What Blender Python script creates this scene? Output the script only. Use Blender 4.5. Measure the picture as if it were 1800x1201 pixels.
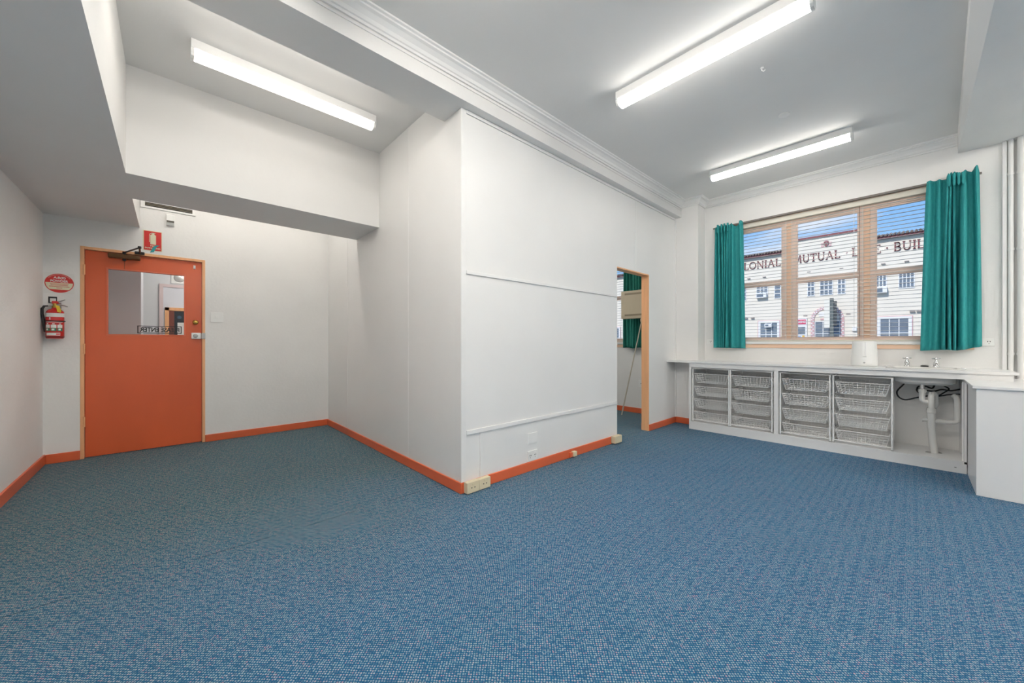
import bpy, math, random
from mathutils import Vector
random.seed(7)
for o in list(bpy.data.objects): bpy.data.objects.remove(o)
SC = bpy.context.scene
COL = SC.collection
PI = math.pi

# ------------------------------------------------------------------ camera, sky, sun, exposure
FPX, CY, EYE, YAW = 651.4, 602.5, 1.13, math.radians(47.25)
cd = bpy.data.cameras.new('camera'); cam = bpy.data.objects.new('camera', cd); COL.objects.link(cam)
cd.sensor_width = 36.0; cd.lens = FPX / 1800 * 36.0; cd.shift_y = (CY - 600.5) / 1800
cd.clip_start = 0.03; cd.clip_end = 400
cam.location = (0, 0, EYE); cam.rotation_euler = (PI / 2, 0, YAW)
SC.camera = cam

P_MAIN, P_ALCOVE, P_BEAM, P_NEAR, P_BAY, P_RECESS, P_NEXT, P_CORR = 12.0, 3.2, 11.0, 80.0, 62.0, 11.8, 42.0, 40.0   # brightness of the fluorescent diffusers
world = bpy.data.worlds.new('sky'); SC.world = world; world.use_nodes = True
wn = world.node_tree.nodes; wl = world.node_tree.links; wn.clear()
w_out = wn.new('ShaderNodeOutputWorld'); w_bg = wn.new('ShaderNodeBackground')
w_tc = wn.new('ShaderNodeTexCoord'); w_sep = wn.new('ShaderNodeSeparateXYZ')
w_ramp = wn.new('ShaderNodeValToRGB'); w_noise = wn.new('ShaderNodeTexNoise')
w_mapn = wn.new('ShaderNodeMapping'); w_cr = wn.new('ShaderNodeValToRGB'); w_mix = wn.new('ShaderNodeMixRGB')
w_ramp.color_ramp.elements[0].position = 0.0; w_ramp.color_ramp.elements[0].color = (.50, .76, 1, 1)
w_ramp.color_ramp.elements[1].position = 0.42; w_ramp.color_ramp.elements[1].color = (.09, .35, .86, 1)
w_mapn.inputs['Scale'].default_value = (1.0, 1.0, 3.2)
w_noise.inputs['Scale'].default_value = 3.4; w_noise.inputs['Detail'].default_value = 6
w_cr.color_ramp.elements[0].position = 0.56; w_cr.color_ramp.elements[1].position = 0.76
w_mix.inputs['Color2'].default_value = (.95, .97, 1, 1)
wl.new(w_tc.outputs['Generated'], w_sep.inputs[0]); wl.new(w_sep.outputs['Z'], w_ramp.inputs['Fac'])
wl.new(w_tc.outputs['Generated'], w_mapn.inputs['Vector']); wl.new(w_mapn.outputs[0], w_noise.inputs['Vector'])
wl.new(w_noise.outputs['Fac'], w_cr.inputs['Fac'])
wl.new(w_ramp.outputs[0], w_mix.inputs['Color1']); wl.new(w_cr.outputs[0], w_mix.inputs['Fac'])
wl.new(w_mix.outputs[0], w_bg.inputs['Color']); w_bg.inputs['Strength'].default_value = .80
wl.new(w_bg.outputs[0], w_out.inputs['Surface'])
sd = bpy.data.lights.new('sun', 'SUN'); sun = bpy.data.objects.new('sun', sd); COL.objects.link(sun)
sd.energy = 2.9; sd.angle = math.radians(4); sd.color = (1, .96, .9)
sun.rotation_euler = (math.radians(48), 0, math.radians(-14))      # shines towards +Y, on the building opposite
SC.view_settings.view_transform = 'Standard'; SC.view_settings.look = 'None'
SC.view_settings.exposure = 0.38; SC.view_settings.gamma = 1.0; SC.view_settings.use_curve_mapping = False

# ------------------------------------------------------------------ helpers
FX, FY = -math.sin(YAW), math.cos(YAW); RX, RY = math.cos(YAW), math.sin(YAW)
def ray(u, v):
    k = (u - 900) / FPX; return FX + k * RX, FY + k * RY, (CY - v) / FPX
def at_y(u, v, Y):
    d = ray(u, v); t = Y / d[1]; return Vector((d[0] * t, Y, EYE + d[2] * t))
def at_x(u, v, X):
    d = ray(u, v); t = X / d[0]; return Vector((X, d[1] * t, EYE + d[2] * t))

def lin(*c):
    return tuple((x / 255 / 12.92 if x / 255 <= .04045 else ((x / 255 + .055) / 1.055) ** 2.4) for x in c)
MATS = {}
def mat(name, col, rough=.6, metal=0.0, var=0.0, vscale=6.0, bump=0.0, bscale=60.0, emit=None, coat=0.0, vcol=None, stretch=None, spec=None, trans=0.0):
    if name in MATS: return MATS[name]
    m = bpy.data.materials.new(name); m.use_nodes = True; nt = m.node_tree; n = nt.nodes; l = nt.links
    b = n['Principled BSDF']
    b.inputs['Base Color'].default_value = (*col, 1); b.inputs['Roughness'].default_value = rough; b.inputs['Metallic'].default_value = metal
    if coat: b.inputs['Coat Weight'].default_value = coat
    if spec is not None: b.inputs['Specular IOR Level'].default_value = spec
    if trans: b.inputs['Transmission Weight'].default_value = trans
    tc = n.new('ShaderNodeTexCoord'); mp = n.new('ShaderNodeMapping'); l.new(tc.outputs['Object'], mp.inputs['Vector'])
    if stretch: mp.inputs['Scale'].default_value = stretch
    if var or vcol:
        nz = n.new('ShaderNodeTexNoise'); nz.inputs['Scale'].default_value = vscale; nz.inputs['Detail'].default_value = 5
        l.new(mp.outputs[0], nz.inputs['Vector'])
        mx = n.new('ShaderNodeMixRGB')
        c2 = vcol if vcol else tuple(c * (1 - var) for c in col)
        mx.inputs['Color1'].default_value = (*col, 1); mx.inputs['Color2'].default_value = (*c2, 1)
        rp = n.new('ShaderNodeValToRGB'); rp.color_ramp.elements[0].position = .35; rp.color_ramp.elements[1].position = .7
        l.new(nz.outputs['Fac'], rp.inputs['Fac']); l.new(rp.outputs[0], mx.inputs['Fac']); l.new(mx.outputs[0], b.inputs['Base Color'])
    if bump:
        nb = n.new('ShaderNodeTexNoise'); nb.inputs['Scale'].default_value = bscale; nb.inputs['Detail'].default_value = 4
        l.new(mp.outputs[0], nb.inputs['Vector'])
        bp = n.new('ShaderNodeBump'); bp.inputs['Strength'].default_value = bump; bp.inputs['Distance'].default_value = .01
        l.new(nb.outputs['Fac'], bp.inputs['Height']); l.new(bp.outputs[0], b.inputs['Normal'])
    if emit:
        b.inputs['Emission Color'].default_value = (*emit[0], 1); b.inputs['Emission Strength'].default_value = emit[1]
    MATS[name] = m; return m

def glass(name, tint=(1, 1, 1), refl=.08):
    m = bpy.data.materials.new(name); m.use_nodes = True; n = m.node_tree.nodes; l = m.node_tree.links; n.clear()
    o = n.new('ShaderNodeOutputMaterial'); t = n.new('ShaderNodeBsdfTransparent'); g = n.new('ShaderNodeBsdfGlossy'); mx = n.new('ShaderNodeMixShader'); f = n.new('ShaderNodeFresnel')
    f.inputs['IOR'].default_value = 1.10
    t.inputs['Color'].default_value = (*tint, 1); g.inputs['Roughness'].default_value = .02
    l.new(f.outputs[0], mx.inputs['Fac']); l.new(t.outputs[0], mx.inputs[1]); l.new(g.outputs[0], mx.inputs[2]); l.new(mx.outputs[0], o.inputs['Surface'])
    MATS[name] = m; return m

ORIGIN = {}
class MB:
    def __init__(s): s.v = []; s.f = []
    def add(s, vs, fs):
        b = len(s.v); s.v += [tuple(v) for v in vs]; s.f += [tuple(b + i for i in f) for f in fs]; return s
    def box(s, x0, x1, y0, y1, z0, z1):
        x0, x1 = min(x0, x1), max(x0, x1); y0, y1 = min(y0, y1), max(y0, y1); z0, z1 = min(z0, z1), max(z0, z1)
        return s.add([(x0, y0, z0), (x1, y0, z0), (x1, y1, z0), (x0, y1, z0), (x0, y0, z1), (x1, y0, z1), (x1, y1, z1), (x0, y1, z1)],
                     [(0, 3, 2, 1), (4, 5, 6, 7), (0, 1, 5, 4), (1, 2, 6, 5), (2, 3, 7, 6), (3, 0, 4, 7)])
    def tube(s, pts, r, seg=8, cap=True):
        pts = [Vector(p) for p in pts]; n = len(pts); rr = r if isinstance(r, (list, tuple)) else [r] * n
        vs = []; ref = None
        for i, p in enumerate(pts):
            d = (pts[min(i + 1, n - 1)] - pts[max(i - 1, 0)]).normalized()
            if ref is None:
                ref = Vector((0, 0, 1)) if abs(d.z) < .9 else Vector((1, 0, 0))
            a = d.cross(ref)
            if a.length < 1e-5: a = d.cross(Vector((0, 1, 0)))
            a.normalize(); b = d.cross(a).normalized(); ref = -b
            ref = a.cross(d)
            for k in range(seg):
                t = 2 * PI * (k + .5) / seg; vs.append(p + (a * math.cos(t) + b * math.sin(t)) * rr[i])
        fs = [(i * seg + k, i * seg + (k + 1) % seg, (i + 1) * seg + (k + 1) % seg, (i + 1) * seg + k) for i in range(n - 1) for k in range(seg)]
        if cap: fs += [tuple(range(seg - 1, -1, -1)), tuple(range((n - 1) * seg, n * seg))]
        return s.add(vs, fs)
    def lathe(s, prof, c=(0, 0, 0), axis='z', seg=24, cap=True):
        vs = []; n = len(prof)
        for (r, h) in prof:
            for k in range(seg):
                t = 2 * PI * k / seg; a, b = r * math.cos(t), r * math.sin(t)
                p = {'z': (a, b, h), 'x': (h, a, b), 'y': (b, h, a)}[axis]
                vs.append((c[0] + p[0], c[1] + p[1], c[2] + p[2]))
        fs = [(i * seg + k, i * seg + (k + 1) % seg, (i + 1) * seg + (k + 1) % seg, (i + 1) * seg + k) for i in range(n - 1) for k in range(seg)]
        if cap: fs += [tuple(range(seg - 1, -1, -1)), tuple(range((n - 1) * seg, n * seg))]
        return s.add(vs, fs)
    def prism(s, poly, f0, f1):                      # poly of 2-D points; f0/f1 turn one into the 3-D near and far point
        n = len(poly); vs = [f0(*p) for p in poly] + [f1(*p) for p in poly]
        fs = [tuple(range(n)), tuple(range(2 * n - 1, n - 1, -1))] + [(i, i + n, (i + 1) % n + n, (i + 1) % n) for i in range(n)]
        return s.add(vs, fs)
    def build(s, name, material, parent=None, smooth=False, bevel=0.0, bseg=2, solid=0.0, base=None):
        me = bpy.data.meshes.new(name)
        if parent is not None: org = ORIGIN[parent.name]
        elif base is not None: org = Vector(base)
        else:
            xs = [v[0] for v in s.v]; ys = [v[1] for v in s.v]; zs = [v[2] for v in s.v]
            org = Vector(((min(xs) + max(xs)) / 2, (min(ys) + max(ys)) / 2, min(zs)))
        me.from_pydata([(v[0] - org.x, v[1] - org.y, v[2] - org.z) for v in s.v], [], s.f); me.update()
        import bmesh
        bm = bmesh.new(); bm.from_mesh(me); bmesh.ops.recalc_face_normals(bm, faces=bm.faces); bm.to_mesh(me); bm.free()
        o = bpy.data.objects.new(name, me); COL.objects.link(o); me.materials.append(material)
        if parent is not None: o.parent = parent
        else: o.location = org
        ORIGIN[o.name] = org
        if smooth:
            for p in me.polygons: p.use_smooth = True
            try: me.set_sharp_from_angle(angle=math.radians(40))
            except Exception: pass
        if solid:
            m = o.modifiers.new('thickness', 'SOLIDIFY'); m.thickness = solid
        if bevel:
            m = o.modifiers.new('bevel', 'BEVEL'); m.width = bevel; m.segments = bseg; m.limit_method = 'ANGLE'
        return o
def box(name, material, parent, *b, **k): return MB().box(*b).build(name, material, parent, **k)
def tag(o, label=None, cat=None, group=None, kind=None):
    if label: o['label'] = label
    if cat: o['category'] = cat
    if group: o['group'] = group
    if kind: o['kind'] = kind
    return o
def root(name, loc, label=None, cat=None, group=None, kind=None):
    o = bpy.data.objects.new(name, None); COL.objects.link(o); o.location = loc; o.empty_display_size = .05
    ORIGIN[o.name] = Vector(loc); return tag(o, label, cat, group, kind)
def struct(o, label=None): return tag(o, label, None, None, 'structure')
def copy_tree(o, parent=None, shift=None):
    c = o.copy(); COL.objects.link(c)
    if parent is not None: c.parent = parent
    if shift is not None:
        c.location = o.location + Vector(shift); ORIGIN[c.name] = Vector(c.location)
    for ch in list(o.children): copy_tree(ch, c)
    return c
def text(name, s, material, parent, org, right, up, width, height, depth=.001, mirror=False):
    cu = bpy.data.curves.new(name, 'FONT'); cu.body = s; cu.size = 1; cu.extrude = .5; cu.offset = .03
    t = bpy.data.objects.new(name, cu); COL.objects.link(t)
    bpy.context.view_layer.update()
    me = bpy.data.meshes.new_from_object(t.evaluated_get(bpy.context.evaluated_depsgraph_get()))
    bpy.data.objects.remove(t)
    xs = [v.co.x for v in me.vertices]; ys = [v.co.y for v in me.vertices]
    x0, x1, y0, y1 = min(xs), max(xs), min(ys), max(ys)
    R_, U_, O_ = Vector(right), Vector(up), Vector(org); N_ = R_.cross(U_); po = ORIGIN[parent.name]
    for v in me.vertices:
        fx = (v.co.x - x0) / (x1 - x0); fy = (v.co.y - y0) / (y1 - y0)
        if mirror: fx = 1 - fx
        v.co = O_ + R_ * (fx * width) + U_ * (fy * height) + N_ * (v.co.z * 2 * depth) - po
    o = bpy.data.objects.new(name, me); COL.objects.link(o); me.materials.clear(); me.materials.append(material); o.parent = parent
    ORIGIN[o.name] = po
    return o

# ------------------------------------------------------------------ materials
M_wall = mat('wall_paint', (.88, .87, .85), .55, var=.035, vscale=2.5, bump=.12, bscale=35)
M_board = mat('partition_paint', (.88, .875, .86), .42, var=.03, vscale=1.6, bump=.04, bscale=12)
M_ceil = mat('ceiling_paint', (.84, .83, .81), .75, var=.03, vscale=2, bump=.06, bscale=30)
M_trim = mat('white_gloss_trim', (.86, .855, .84), .35, var=.02, vscale=8)
M_orange = mat('orange_gloss_paint', (.78, .155, .06), .30, var=.10, vscale=3, bump=.03, bscale=40, spec=.5)
M_door = mat('door_orange_paint', (.78, .145, .05), .27, var=.12, vscale=2.2, bump=.03, bscale=20, stretch=(1, 1, .25), spec=.5)
M_peach = mat('peach_painted_timber', (.94, .50, .25), .4, var=.10, vscale=5, stretch=(8, 8, .6), bump=.03)
M_peachw = mat('pale_peach_window_paint', (.95, .76, .65), .45, var=.06, vscale=6)
M_peachm = mat('peach_window_cover_strip', (.95, .66, .47), .45, var=.06, vscale=6)
M_lam = mat('white_laminate', (.86, .855, .845), .3, var=.02, vscale=4)
M_wire = mat('white_coated_wire', (.90, .90, .89), .35)
M_plastic = mat('white_plastic', (.91, .91, .89), .3)
M_cream = mat('cream_plastic', (.78, .68, .47), .4, var=.04)
M_chrome = mat('chrome', (.75, .75, .76), .12, 1.0)
M_brass = mat('aged_brass', (.50, .33, .08), .3, 1.0)
M_bronze = mat('brown_bronze_metal', (.16, .075, .025), .4, .3, var=.2)
M_black = mat('black_rubber', (.02, .02, .022), .45)
M_dark = mat('dark_slot', (.03, .03, .03), .7)
M_red = mat('extinguisher_red', (.62, .02, .02), .25, coat=.4)
M_redsign = mat('sign_red', (.68, .03, .025), .45)
M_glow = mat('luminous_cream_sign', (.80, .76, .55), .5)
M_white = mat('white_print', (.82, .81, .78), .5)
M_green = mat('green_print', (.02, .22, .13), .5)
M_yellow = mat('yellow_tag_plastic', (.80, .56, .03), .5)
M_teal_tape = mat('teal_tape', (.03, .33, .36), .5)
M_steel = mat('dull_steel', (.45, .45, .44), .35, .8)
M_enamel = mat('white_enamel', (.80, .79, .76), .2, var=.03)
M_pvc = mat('pvc_white', (.80, .79, .76), .35)
M_slat = mat('aluminium_blind_slat', (.66, .65, .63), .45)
M_beige = mat('beige_enamel', (.60, .52, .38), .5, var=.04)
M_beige_d = mat('beige_slot', (.30, .25, .17), .6)
M_curt = mat('teal_curtain_fabric', (.020, .28, .29), .75, vcol=(.03, .36, .36), vscale=40, stretch=(3, 3, .6), bump=.15, bscale=220)
M_curt2 = mat('green_curtain_fabric', (.014, .19, .15), .75, vcol=(.024, .25, .19), vscale=40, stretch=(3, 3, .6), bump=.15, bscale=220)
def tube_mat(k, warm=False):
    return mat('lit_diffuser_%s%d' % ('warm_' if warm else '', int(k * 10)), (.9, .9, .9), .4, emit=((1, .91, .80) if warm else (1, .955, .89), k))
M_cap = mat('diffuser_end_cap', (.84, .84, .82), .35)
M_glass = glass('clear_glass')
M_facade = mat('cream_render', (.82, .75, .64), .8, var=.06, vscale=.6, bump=.1, bscale=8)
M_maroon = mat('maroon_paint', (.24, .075, .075), .6, var=.15, vscale=2)
M_tile = mat('weathered_roof_tile', (.25, .17, .14), .8, var=.4, vscale=3)
M_fwin = mat('facade_window_glass', (.20, .24, .29), .12, var=.3, vscale=1.2)
M_fwhite = mat('facade_white_frame', (.80, .79, .78), .5)
M_pink = mat('facade_pink_trim', (.66, .40, .40), .6, var=.1)
M_mould = mat('facade_dark_moulding', (.42, .36, .32), .7)  # plain grey-brown for vents, crest figure and a print
M_asph = mat('street_asphalt', (.10, .10, .105), .9, var=.2, vscale=1, bump=.3)
M_corr = mat('corridor_paint', (.76, .77, .79), .5, var=.03, vscale=2)
M_corrf = mat('corridor_floor', (.18, .2, .22), .6, var=.2)
M_poster = mat('dark_poster_print', (.025, .035, .045), .4)

def carpet_material():
    m = bpy.data.materials.new('blue_loop_carpet'); m.use_nodes = True; nt = m.node_tree; n = nt.nodes; l = nt.links
    b = n['Principled BSDF']; b.inputs['Roughness'].default_value = .9; b.inputs['Specular IOR Level'].default_value = .15
    g = n.new('ShaderNodeNewGeometry'); mp = n.new('ShaderNodeMapping'); mp.inputs['Rotation'].default_value = (0, 0, math.radians(45))
    mp.inputs['Scale'].default_value = (1 / .0092, 1 / .0092, 1); mp.vector_type = 'POINT'
    l.new(g.outputs['Position'], mp.inputs['Vector'])
    sp = n.new('ShaderNodeSeparateXYZ'); l.new(mp.outputs[0], sp.inputs[0])
    def M(op, a, b_=None, c=None):
        q = n.new('ShaderNodeMath'); q.operation = op
        for i, x in enumerate((a, b_, c)):
            if x is None: continue
            if isinstance(x, (int, float)): q.inputs[i].default_value = x
            else: l.new(x, q.inputs[i])
        return q.outputs[0]
    X, Y = sp.outputs['X'], sp.outputs['Y']
    I, J = M('FLOOR', X), M('FLOOR', Y)
    cbj = n.new('ShaderNodeCombineXYZ'); l.new(I, cbj.inputs[0]); l.new(J, cbj.inputs[1]); cbj.inputs[2].default_value = 3.7
    wj = n.new('ShaderNodeTexWhiteNoise'); wj.noise_dimensions = '3D'; l.new(cbj.outputs[0], wj.inputs['Vector'])
    sj = n.new('ShaderNodeSeparateXYZ'); l.new(wj.outputs['Color'], sj.inputs[0])
    fx = M('SUBTRACT', M('FRACT', X), M('ADD', .36, M('MULTIPLY', sj.outputs['X'], .28)))
    fy = M('SUBTRACT', M('FRACT', Y), M('ADD', .36, M('MULTIPLY', sj.outputs['Y'], .28)))
    d = M('SQRT', M('ADD', M('MULTIPLY', fx, fx), M('MULTIPLY', fy, fy)))
    mr = n.new('ShaderNodeMapRange'); mr.inputs['From Min'].default_value = .46; mr.inputs['From Max'].default_value = .24
    l.new(M('ADD', d, M('MULTIPLY', sj.outputs['Z'], .10)), mr.inputs['Value']); dot = mr.outputs[0]
    # basket weave of plain blue bars between the speckled blocks
    v1 = M('LESS_THAN', M('FLOORED_MODULO', M('ADD', I, M('MULTIPLY', M('FLOOR', M('DIVIDE', J, 3)), 3)), 8), 1)
    c1 = M('LESS_THAN', M('FLOORED_MODULO', M('ADD', J, M('MULTIPLY', M('FLOOR', M('DIVIDE', I, 4)), 3)), 6), 1)
    c2 = M('LESS_THAN', M('FLOORED_MODULO', M('ADD', M('FLOOR', M('DIVIDE', I, 4)), M('FLOOR', M('DIVIDE', J, 6))), 2), 1)
    cbb = n.new('ShaderNodeCombineXYZ'); l.new(I, cbb.inputs[0]); l.new(M('FLOOR', M('DIVIDE', J, 3)), cbb.inputs[1])
    wnb = n.new('ShaderNodeTexWhiteNoise'); wnb.noise_dimensions = '2D'; l.new(cbb.outputs[0], wnb.inputs['Vector'])
    cbh = n.new('ShaderNodeCombineXYZ'); l.new(M('FLOOR', M('DIVIDE', I, 4)), cbh.inputs[0]); l.new(J, cbh.inputs[1])
    wnh = n.new('ShaderNodeTexWhiteNoise'); wnh.noise_dimensions = '2D'; l.new(cbh.outputs[0], wnh.inputs['Vector'])
    va = M('MULTIPLY', v1, M('MULTIPLY', M('GREATER_THAN', wnb.outputs['Value'], .15), .72))
    vb = M('MULTIPLY', M('MULTIPLY', c1, c2), M('MULTIPLY', M('GREATER_THAN', wnh.outputs['Value'], .65), .5))
    gap = M('MAXIMUM', va, vb)
    cb = n.new('ShaderNodeCombineXYZ'); l.new(I, cb.inputs[0]); l.new(J, cb.inputs[1])
    wnz = n.new('ShaderNodeTexWhiteNoise'); wnz.noise_dimensions = '2D'; l.new(cb.outputs[0], wnz.inputs['Vector'])
    dcol = n.new('ShaderNodeValToRGB'); e = dcol.color_ramp.elements; dcol.color_ramp.interpolation = 'CONSTANT'
    e[0].position = 0; e[0].color = (.31, .41, .47, 1); e[1].position = .3; e[1].color = (.45, .48, .51, 1)
    for p, c in ((.55, (.51, .45, .48, 1)), (.7, (.37, .47, .49, 1)), (.9, (.56, .34, .38, 1)), (.96, (.16, .20, .26, 1))):
        q = e.new(p); q.color = c
    l.new(wnz.outputs['Value'], dcol.inputs['Fac'])
    nzb = n.new('ShaderNodeTexNoise'); nzb.inputs['Scale'].default_value = 2.2; nzb.inputs['Detail'].default_value = 4; l.new(g.outputs['Position'], nzb.inputs['Vector'])
    bcol = n.new('ShaderNodeMixRGB'); bcol.inputs['Color1'].default_value = (.011, .100, .220, 1); bcol.inputs['Color2'].default_value = (.017, .118, .228, 1); l.new(nzb.outputs['Fac'], bcol.inputs['Fac'])
    dm = M('MULTIPLY', M('MULTIPLY', dot, M('SUBTRACT', 1, gap)), .82)
    mx = n.new('ShaderNodeMixRGB'); l.new(dm, mx.inputs['Fac']); l.new(bcol.outputs[0], mx.inputs['Color1']); l.new(dcol.outputs[0], mx.inputs['Color2'])
    # the hallway's greenish light cast, painted into the carpet colour along X
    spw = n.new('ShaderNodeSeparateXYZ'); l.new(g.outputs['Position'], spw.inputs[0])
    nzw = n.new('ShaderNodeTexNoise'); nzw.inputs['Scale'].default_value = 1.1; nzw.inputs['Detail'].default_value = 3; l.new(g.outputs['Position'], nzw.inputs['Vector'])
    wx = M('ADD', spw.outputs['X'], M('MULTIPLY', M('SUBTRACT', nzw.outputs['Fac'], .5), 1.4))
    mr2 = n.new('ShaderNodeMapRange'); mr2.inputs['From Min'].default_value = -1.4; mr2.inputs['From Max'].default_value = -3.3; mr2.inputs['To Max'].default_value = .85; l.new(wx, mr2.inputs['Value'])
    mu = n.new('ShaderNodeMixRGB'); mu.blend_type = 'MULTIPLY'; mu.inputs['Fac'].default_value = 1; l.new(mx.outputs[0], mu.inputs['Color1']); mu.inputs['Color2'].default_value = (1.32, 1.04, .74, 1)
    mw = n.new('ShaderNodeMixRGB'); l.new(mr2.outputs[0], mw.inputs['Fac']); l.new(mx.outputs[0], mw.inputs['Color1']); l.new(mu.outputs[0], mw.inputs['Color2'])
    # seams between the widths of carpet
    sm = M('LESS_THAN', M('ABSOLUTE', M('SUBTRACT', M('ADD', spw.outputs['X'], M('MULTIPLY', nzw.outputs['Fac'], .02)), -2.53)), .0035)
    sm = M('MULTIPLY', sm, M('LESS_THAN', spw.outputs['Y'], 1.6))
    sm2 = M('MULTIPLY', M('LESS_THAN', M('ABSOLUTE', M('SUBTRACT', spw.outputs['X'], -2.36)), .003), M('GREATER_THAN', spw.outputs['Y'], 3.7))
    brk = M('GREATER_THAN', nzb.outputs['Fac'], .44)
    smm = M('MULTIPLY', M('MULTIPLY', M('MAXIMUM', sm, sm2), brk), .6)
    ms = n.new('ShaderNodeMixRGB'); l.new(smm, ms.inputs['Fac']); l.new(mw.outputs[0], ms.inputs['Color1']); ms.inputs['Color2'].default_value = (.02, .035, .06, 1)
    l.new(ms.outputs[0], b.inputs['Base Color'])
    bp = n.new('ShaderNodeBump'); bp.inputs['Strength'].default_value = .5; bp.inputs['Distance'].default_value = .003
    l.new(dot, bp.inputs['Height']); l.new(bp.outputs[0], b.inputs['Normal'])
    return m
M_carpet = carpet_material()

# ------------------------------------------------------------------ room shell (metres; camera over the origin)
XD, YL, XP, YP, YW, ZC = -5.465, -.86, -2.295, 1.605, 5.526, 3.10
XR = 4.0
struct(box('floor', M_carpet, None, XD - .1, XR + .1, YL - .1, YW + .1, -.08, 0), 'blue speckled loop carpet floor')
struct(box('ceiling', M_ceil, None, XD - .15, XR + .15, YL - .15, YW + .2, ZC, ZC + .12), 'pale grey white plaster ceiling')
struct(box('wall_left', M_wall, None, XD - .1, XR + .15, YL - .14, YL, -.08, ZC + .02), 'plain white wall at the left edge')
struct(box('wall_right', M_wall, None, XR, XR + .15, YL - .1, YW + .2, -.08, ZC + .02), 'plain white wall past the end cabinet')
DY0, DY1, DZ = -.634, .298, 2.067
m = MB()
m.box(XD - .1, XD, YL - .1, DY0, -.08, ZC); m.box(XD - .1, XD, DY1, YW + .1, -.08, ZC); m.box(XD - .1, XD, DY0, DY1, DZ, ZC)
struct(m.build('wall_back', M_wall, None), 'white wall with the orange door')
W1 = (-1.72, .35, 1.116, 2.70); W2 = (-4.4, -2.72, 1.106, 2.70)
m = MB(); y0, y1 = YW, YW + .2
m.box(XD - .1, W2[0], y0, y1, -.08, ZC); m.box(W2[1], W1[0], y0, y1, -.08, ZC); m.box(W1[1], XR + .15, y0, y1, -.08, ZC)
for w in (W1, W2): m.box(w[0], w[1], y0, y1, -.08, w[2]); m.box(w[0], w[1], y0, y1, w[3], ZC)
struct(m.build('wall_window_side', M_wall, None), 'white wall around the wide window')
OY0, OY1, OZ = 3.743, 4.507, 2.0
m = MB(); x0 = XP - .09
m.box(x0, XP, YP, OY0, 0, 2.95); m.box(x0, XP, OY1, YW, 0, 2.95); m.box(x0, XP, OY0, OY1, OZ, 2.95)
struct(m.build('wall_partition_long', M_board, None), 'white panelled partition wall with the doorway')
struct(box('wall_partition_short', M_board, None, XD, XP - .001, YP + .001, YP + .09, 0, ZC), 'white partition side facing the alcove')
struct(box('wall_pilaster', M_wall, None, XP, -1.984, 5.285, YW, 0, ZC), 'white pilaster beside the window')
struct(box('ceiling_beam', M_ceil, None, -2.53, -2.21, YL, 5.2855, 2.889, ZC), 'plastered beam above the partition')
struct(box('ceiling_bulkhead', M_ceil, None, -4.41, -3.773, -.2275, YP, 2.329, ZC), 'deep bulkhead hanging across the alcove')
struct(box('ceiling_soffit_left', M_ceil, None, XD, XR, YL, -.227, 2.329, ZC), 'low soffit along the left wall')
sr = MB()                                             # its face leans out a little towards the near end
sr.add([(.292, -.227, 2.936), (1.05, -.227, 2.936), (1.05, YW, 2.936), (.292, YW, 2.936), (.10, -.227, ZC), (1.05, -.227, ZC), (1.05, YW, ZC), (.288, YW, ZC)],
       [(0, 3, 2, 1), (4, 5, 6, 7), (0, 1, 5, 4), (1, 2, 6, 5), (2, 3, 7, 6), (3, 0, 4, 7)])
struct(sr.build('ceiling_soffit_right', M_ceil, None), 'dropped soffit above the end cabinet')

# skirting boards
BH = .082
def skirting(name, *b, label=''):
    o = box(name, M_orange, None, *b, bevel=.005); struct(o, label)
skirting('baseboard_left', XD, XR, YL, YL + .016, 0, .092, label='orange skirting board along the left wall')
skirting('baseboard_back_left', XD, XD + .015, YL + .016, DY0, 0, .088, label='short orange skirting board left of the door')
skirting('baseboard_back', XD, XD + .015, DY1, YP - .015, 0, BH, label='orange skirting board right of the door')
skirting('baseboard_partition_short', XD, XP + .014, YP - .015, YP, 0, BH, label='orange skirting board on the alcove side of the partition')
skirting('baseboard_partition_long', XP, XP + .015, YP, OY0 + .008, 0, BH, label='orange skirting board on the room side of the partition')
skirting('baseboard_partition_end', XP, XP + .015, OY1 - .002, 5.285, 0, BH, label='short orange skirting board right of the doorway')
skirting('baseboard_pilaster', XP + .015, -1.999, 5.27, 5.285, 0, BH, label='short orange skirting board left of the bench')
skirting('baseboard_next_room', XD, XP - .09, YW - .015, YW, 0, BH, label='orange skirting board in the next room')
skirting('baseboard_doorway_return', XP - .105, XP - .09, OY1 - .002, YW - .016, 0, BH, label='orange skirting board behind the doorway')

# cornice swept along beam, pilaster and window wall
prof = [(0, -.090), (.012, -.090), (.014, -.074), (.022, -.070), (.030, -.050), (.052, -.030), (.070, -.024), (.072, -.014), (.086, -.010), (.088, 0), (0, 0)]
def cornice(name, path, nrm, label):
    m = MB(); n = len(prof); vs = []
    for i, p in enumerate(path):
        if i == 0: o = Vector(nrm[0])
        elif i == len(path) - 1: o = Vector(nrm[-1])
        else: o = Vector(nrm[i - 1]) + Vector(nrm[i])
        for d, z in prof: vs.append((p[0] + o.x * d, p[1] + o.y * d, ZC + z))
    fs = [(i * n + k, i * n + (k + 1) % n, (i + 1) * n + (k + 1) % n, (i + 1) * n + k) for i in range(len(path) - 1) for k in range(n)]
    m.add(vs, fs + [tuple(range(n)), tuple(range(len(path) * n - 1, (len(path) - 1) * n - 1, -1))])
    struct(m.build(name, M_trim, None), label)
cornice('trim_1', [(-2.21, -.227), (-2.21, 5.285), (-1.984, 5.285), (-1.984, YW), (.292, YW)], [(1, 0, 0), (0, -1, 0), (1, 0, 0), (0, -1, 0)], 'white moulded cornice around the main ceiling')
struct(box('trim_2', M_trim, None, -2.21, -2.204, -.227, 5.285, 2.985, 2.997, bevel=.002), 'thin bead below the cornice on the beam')
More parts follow.
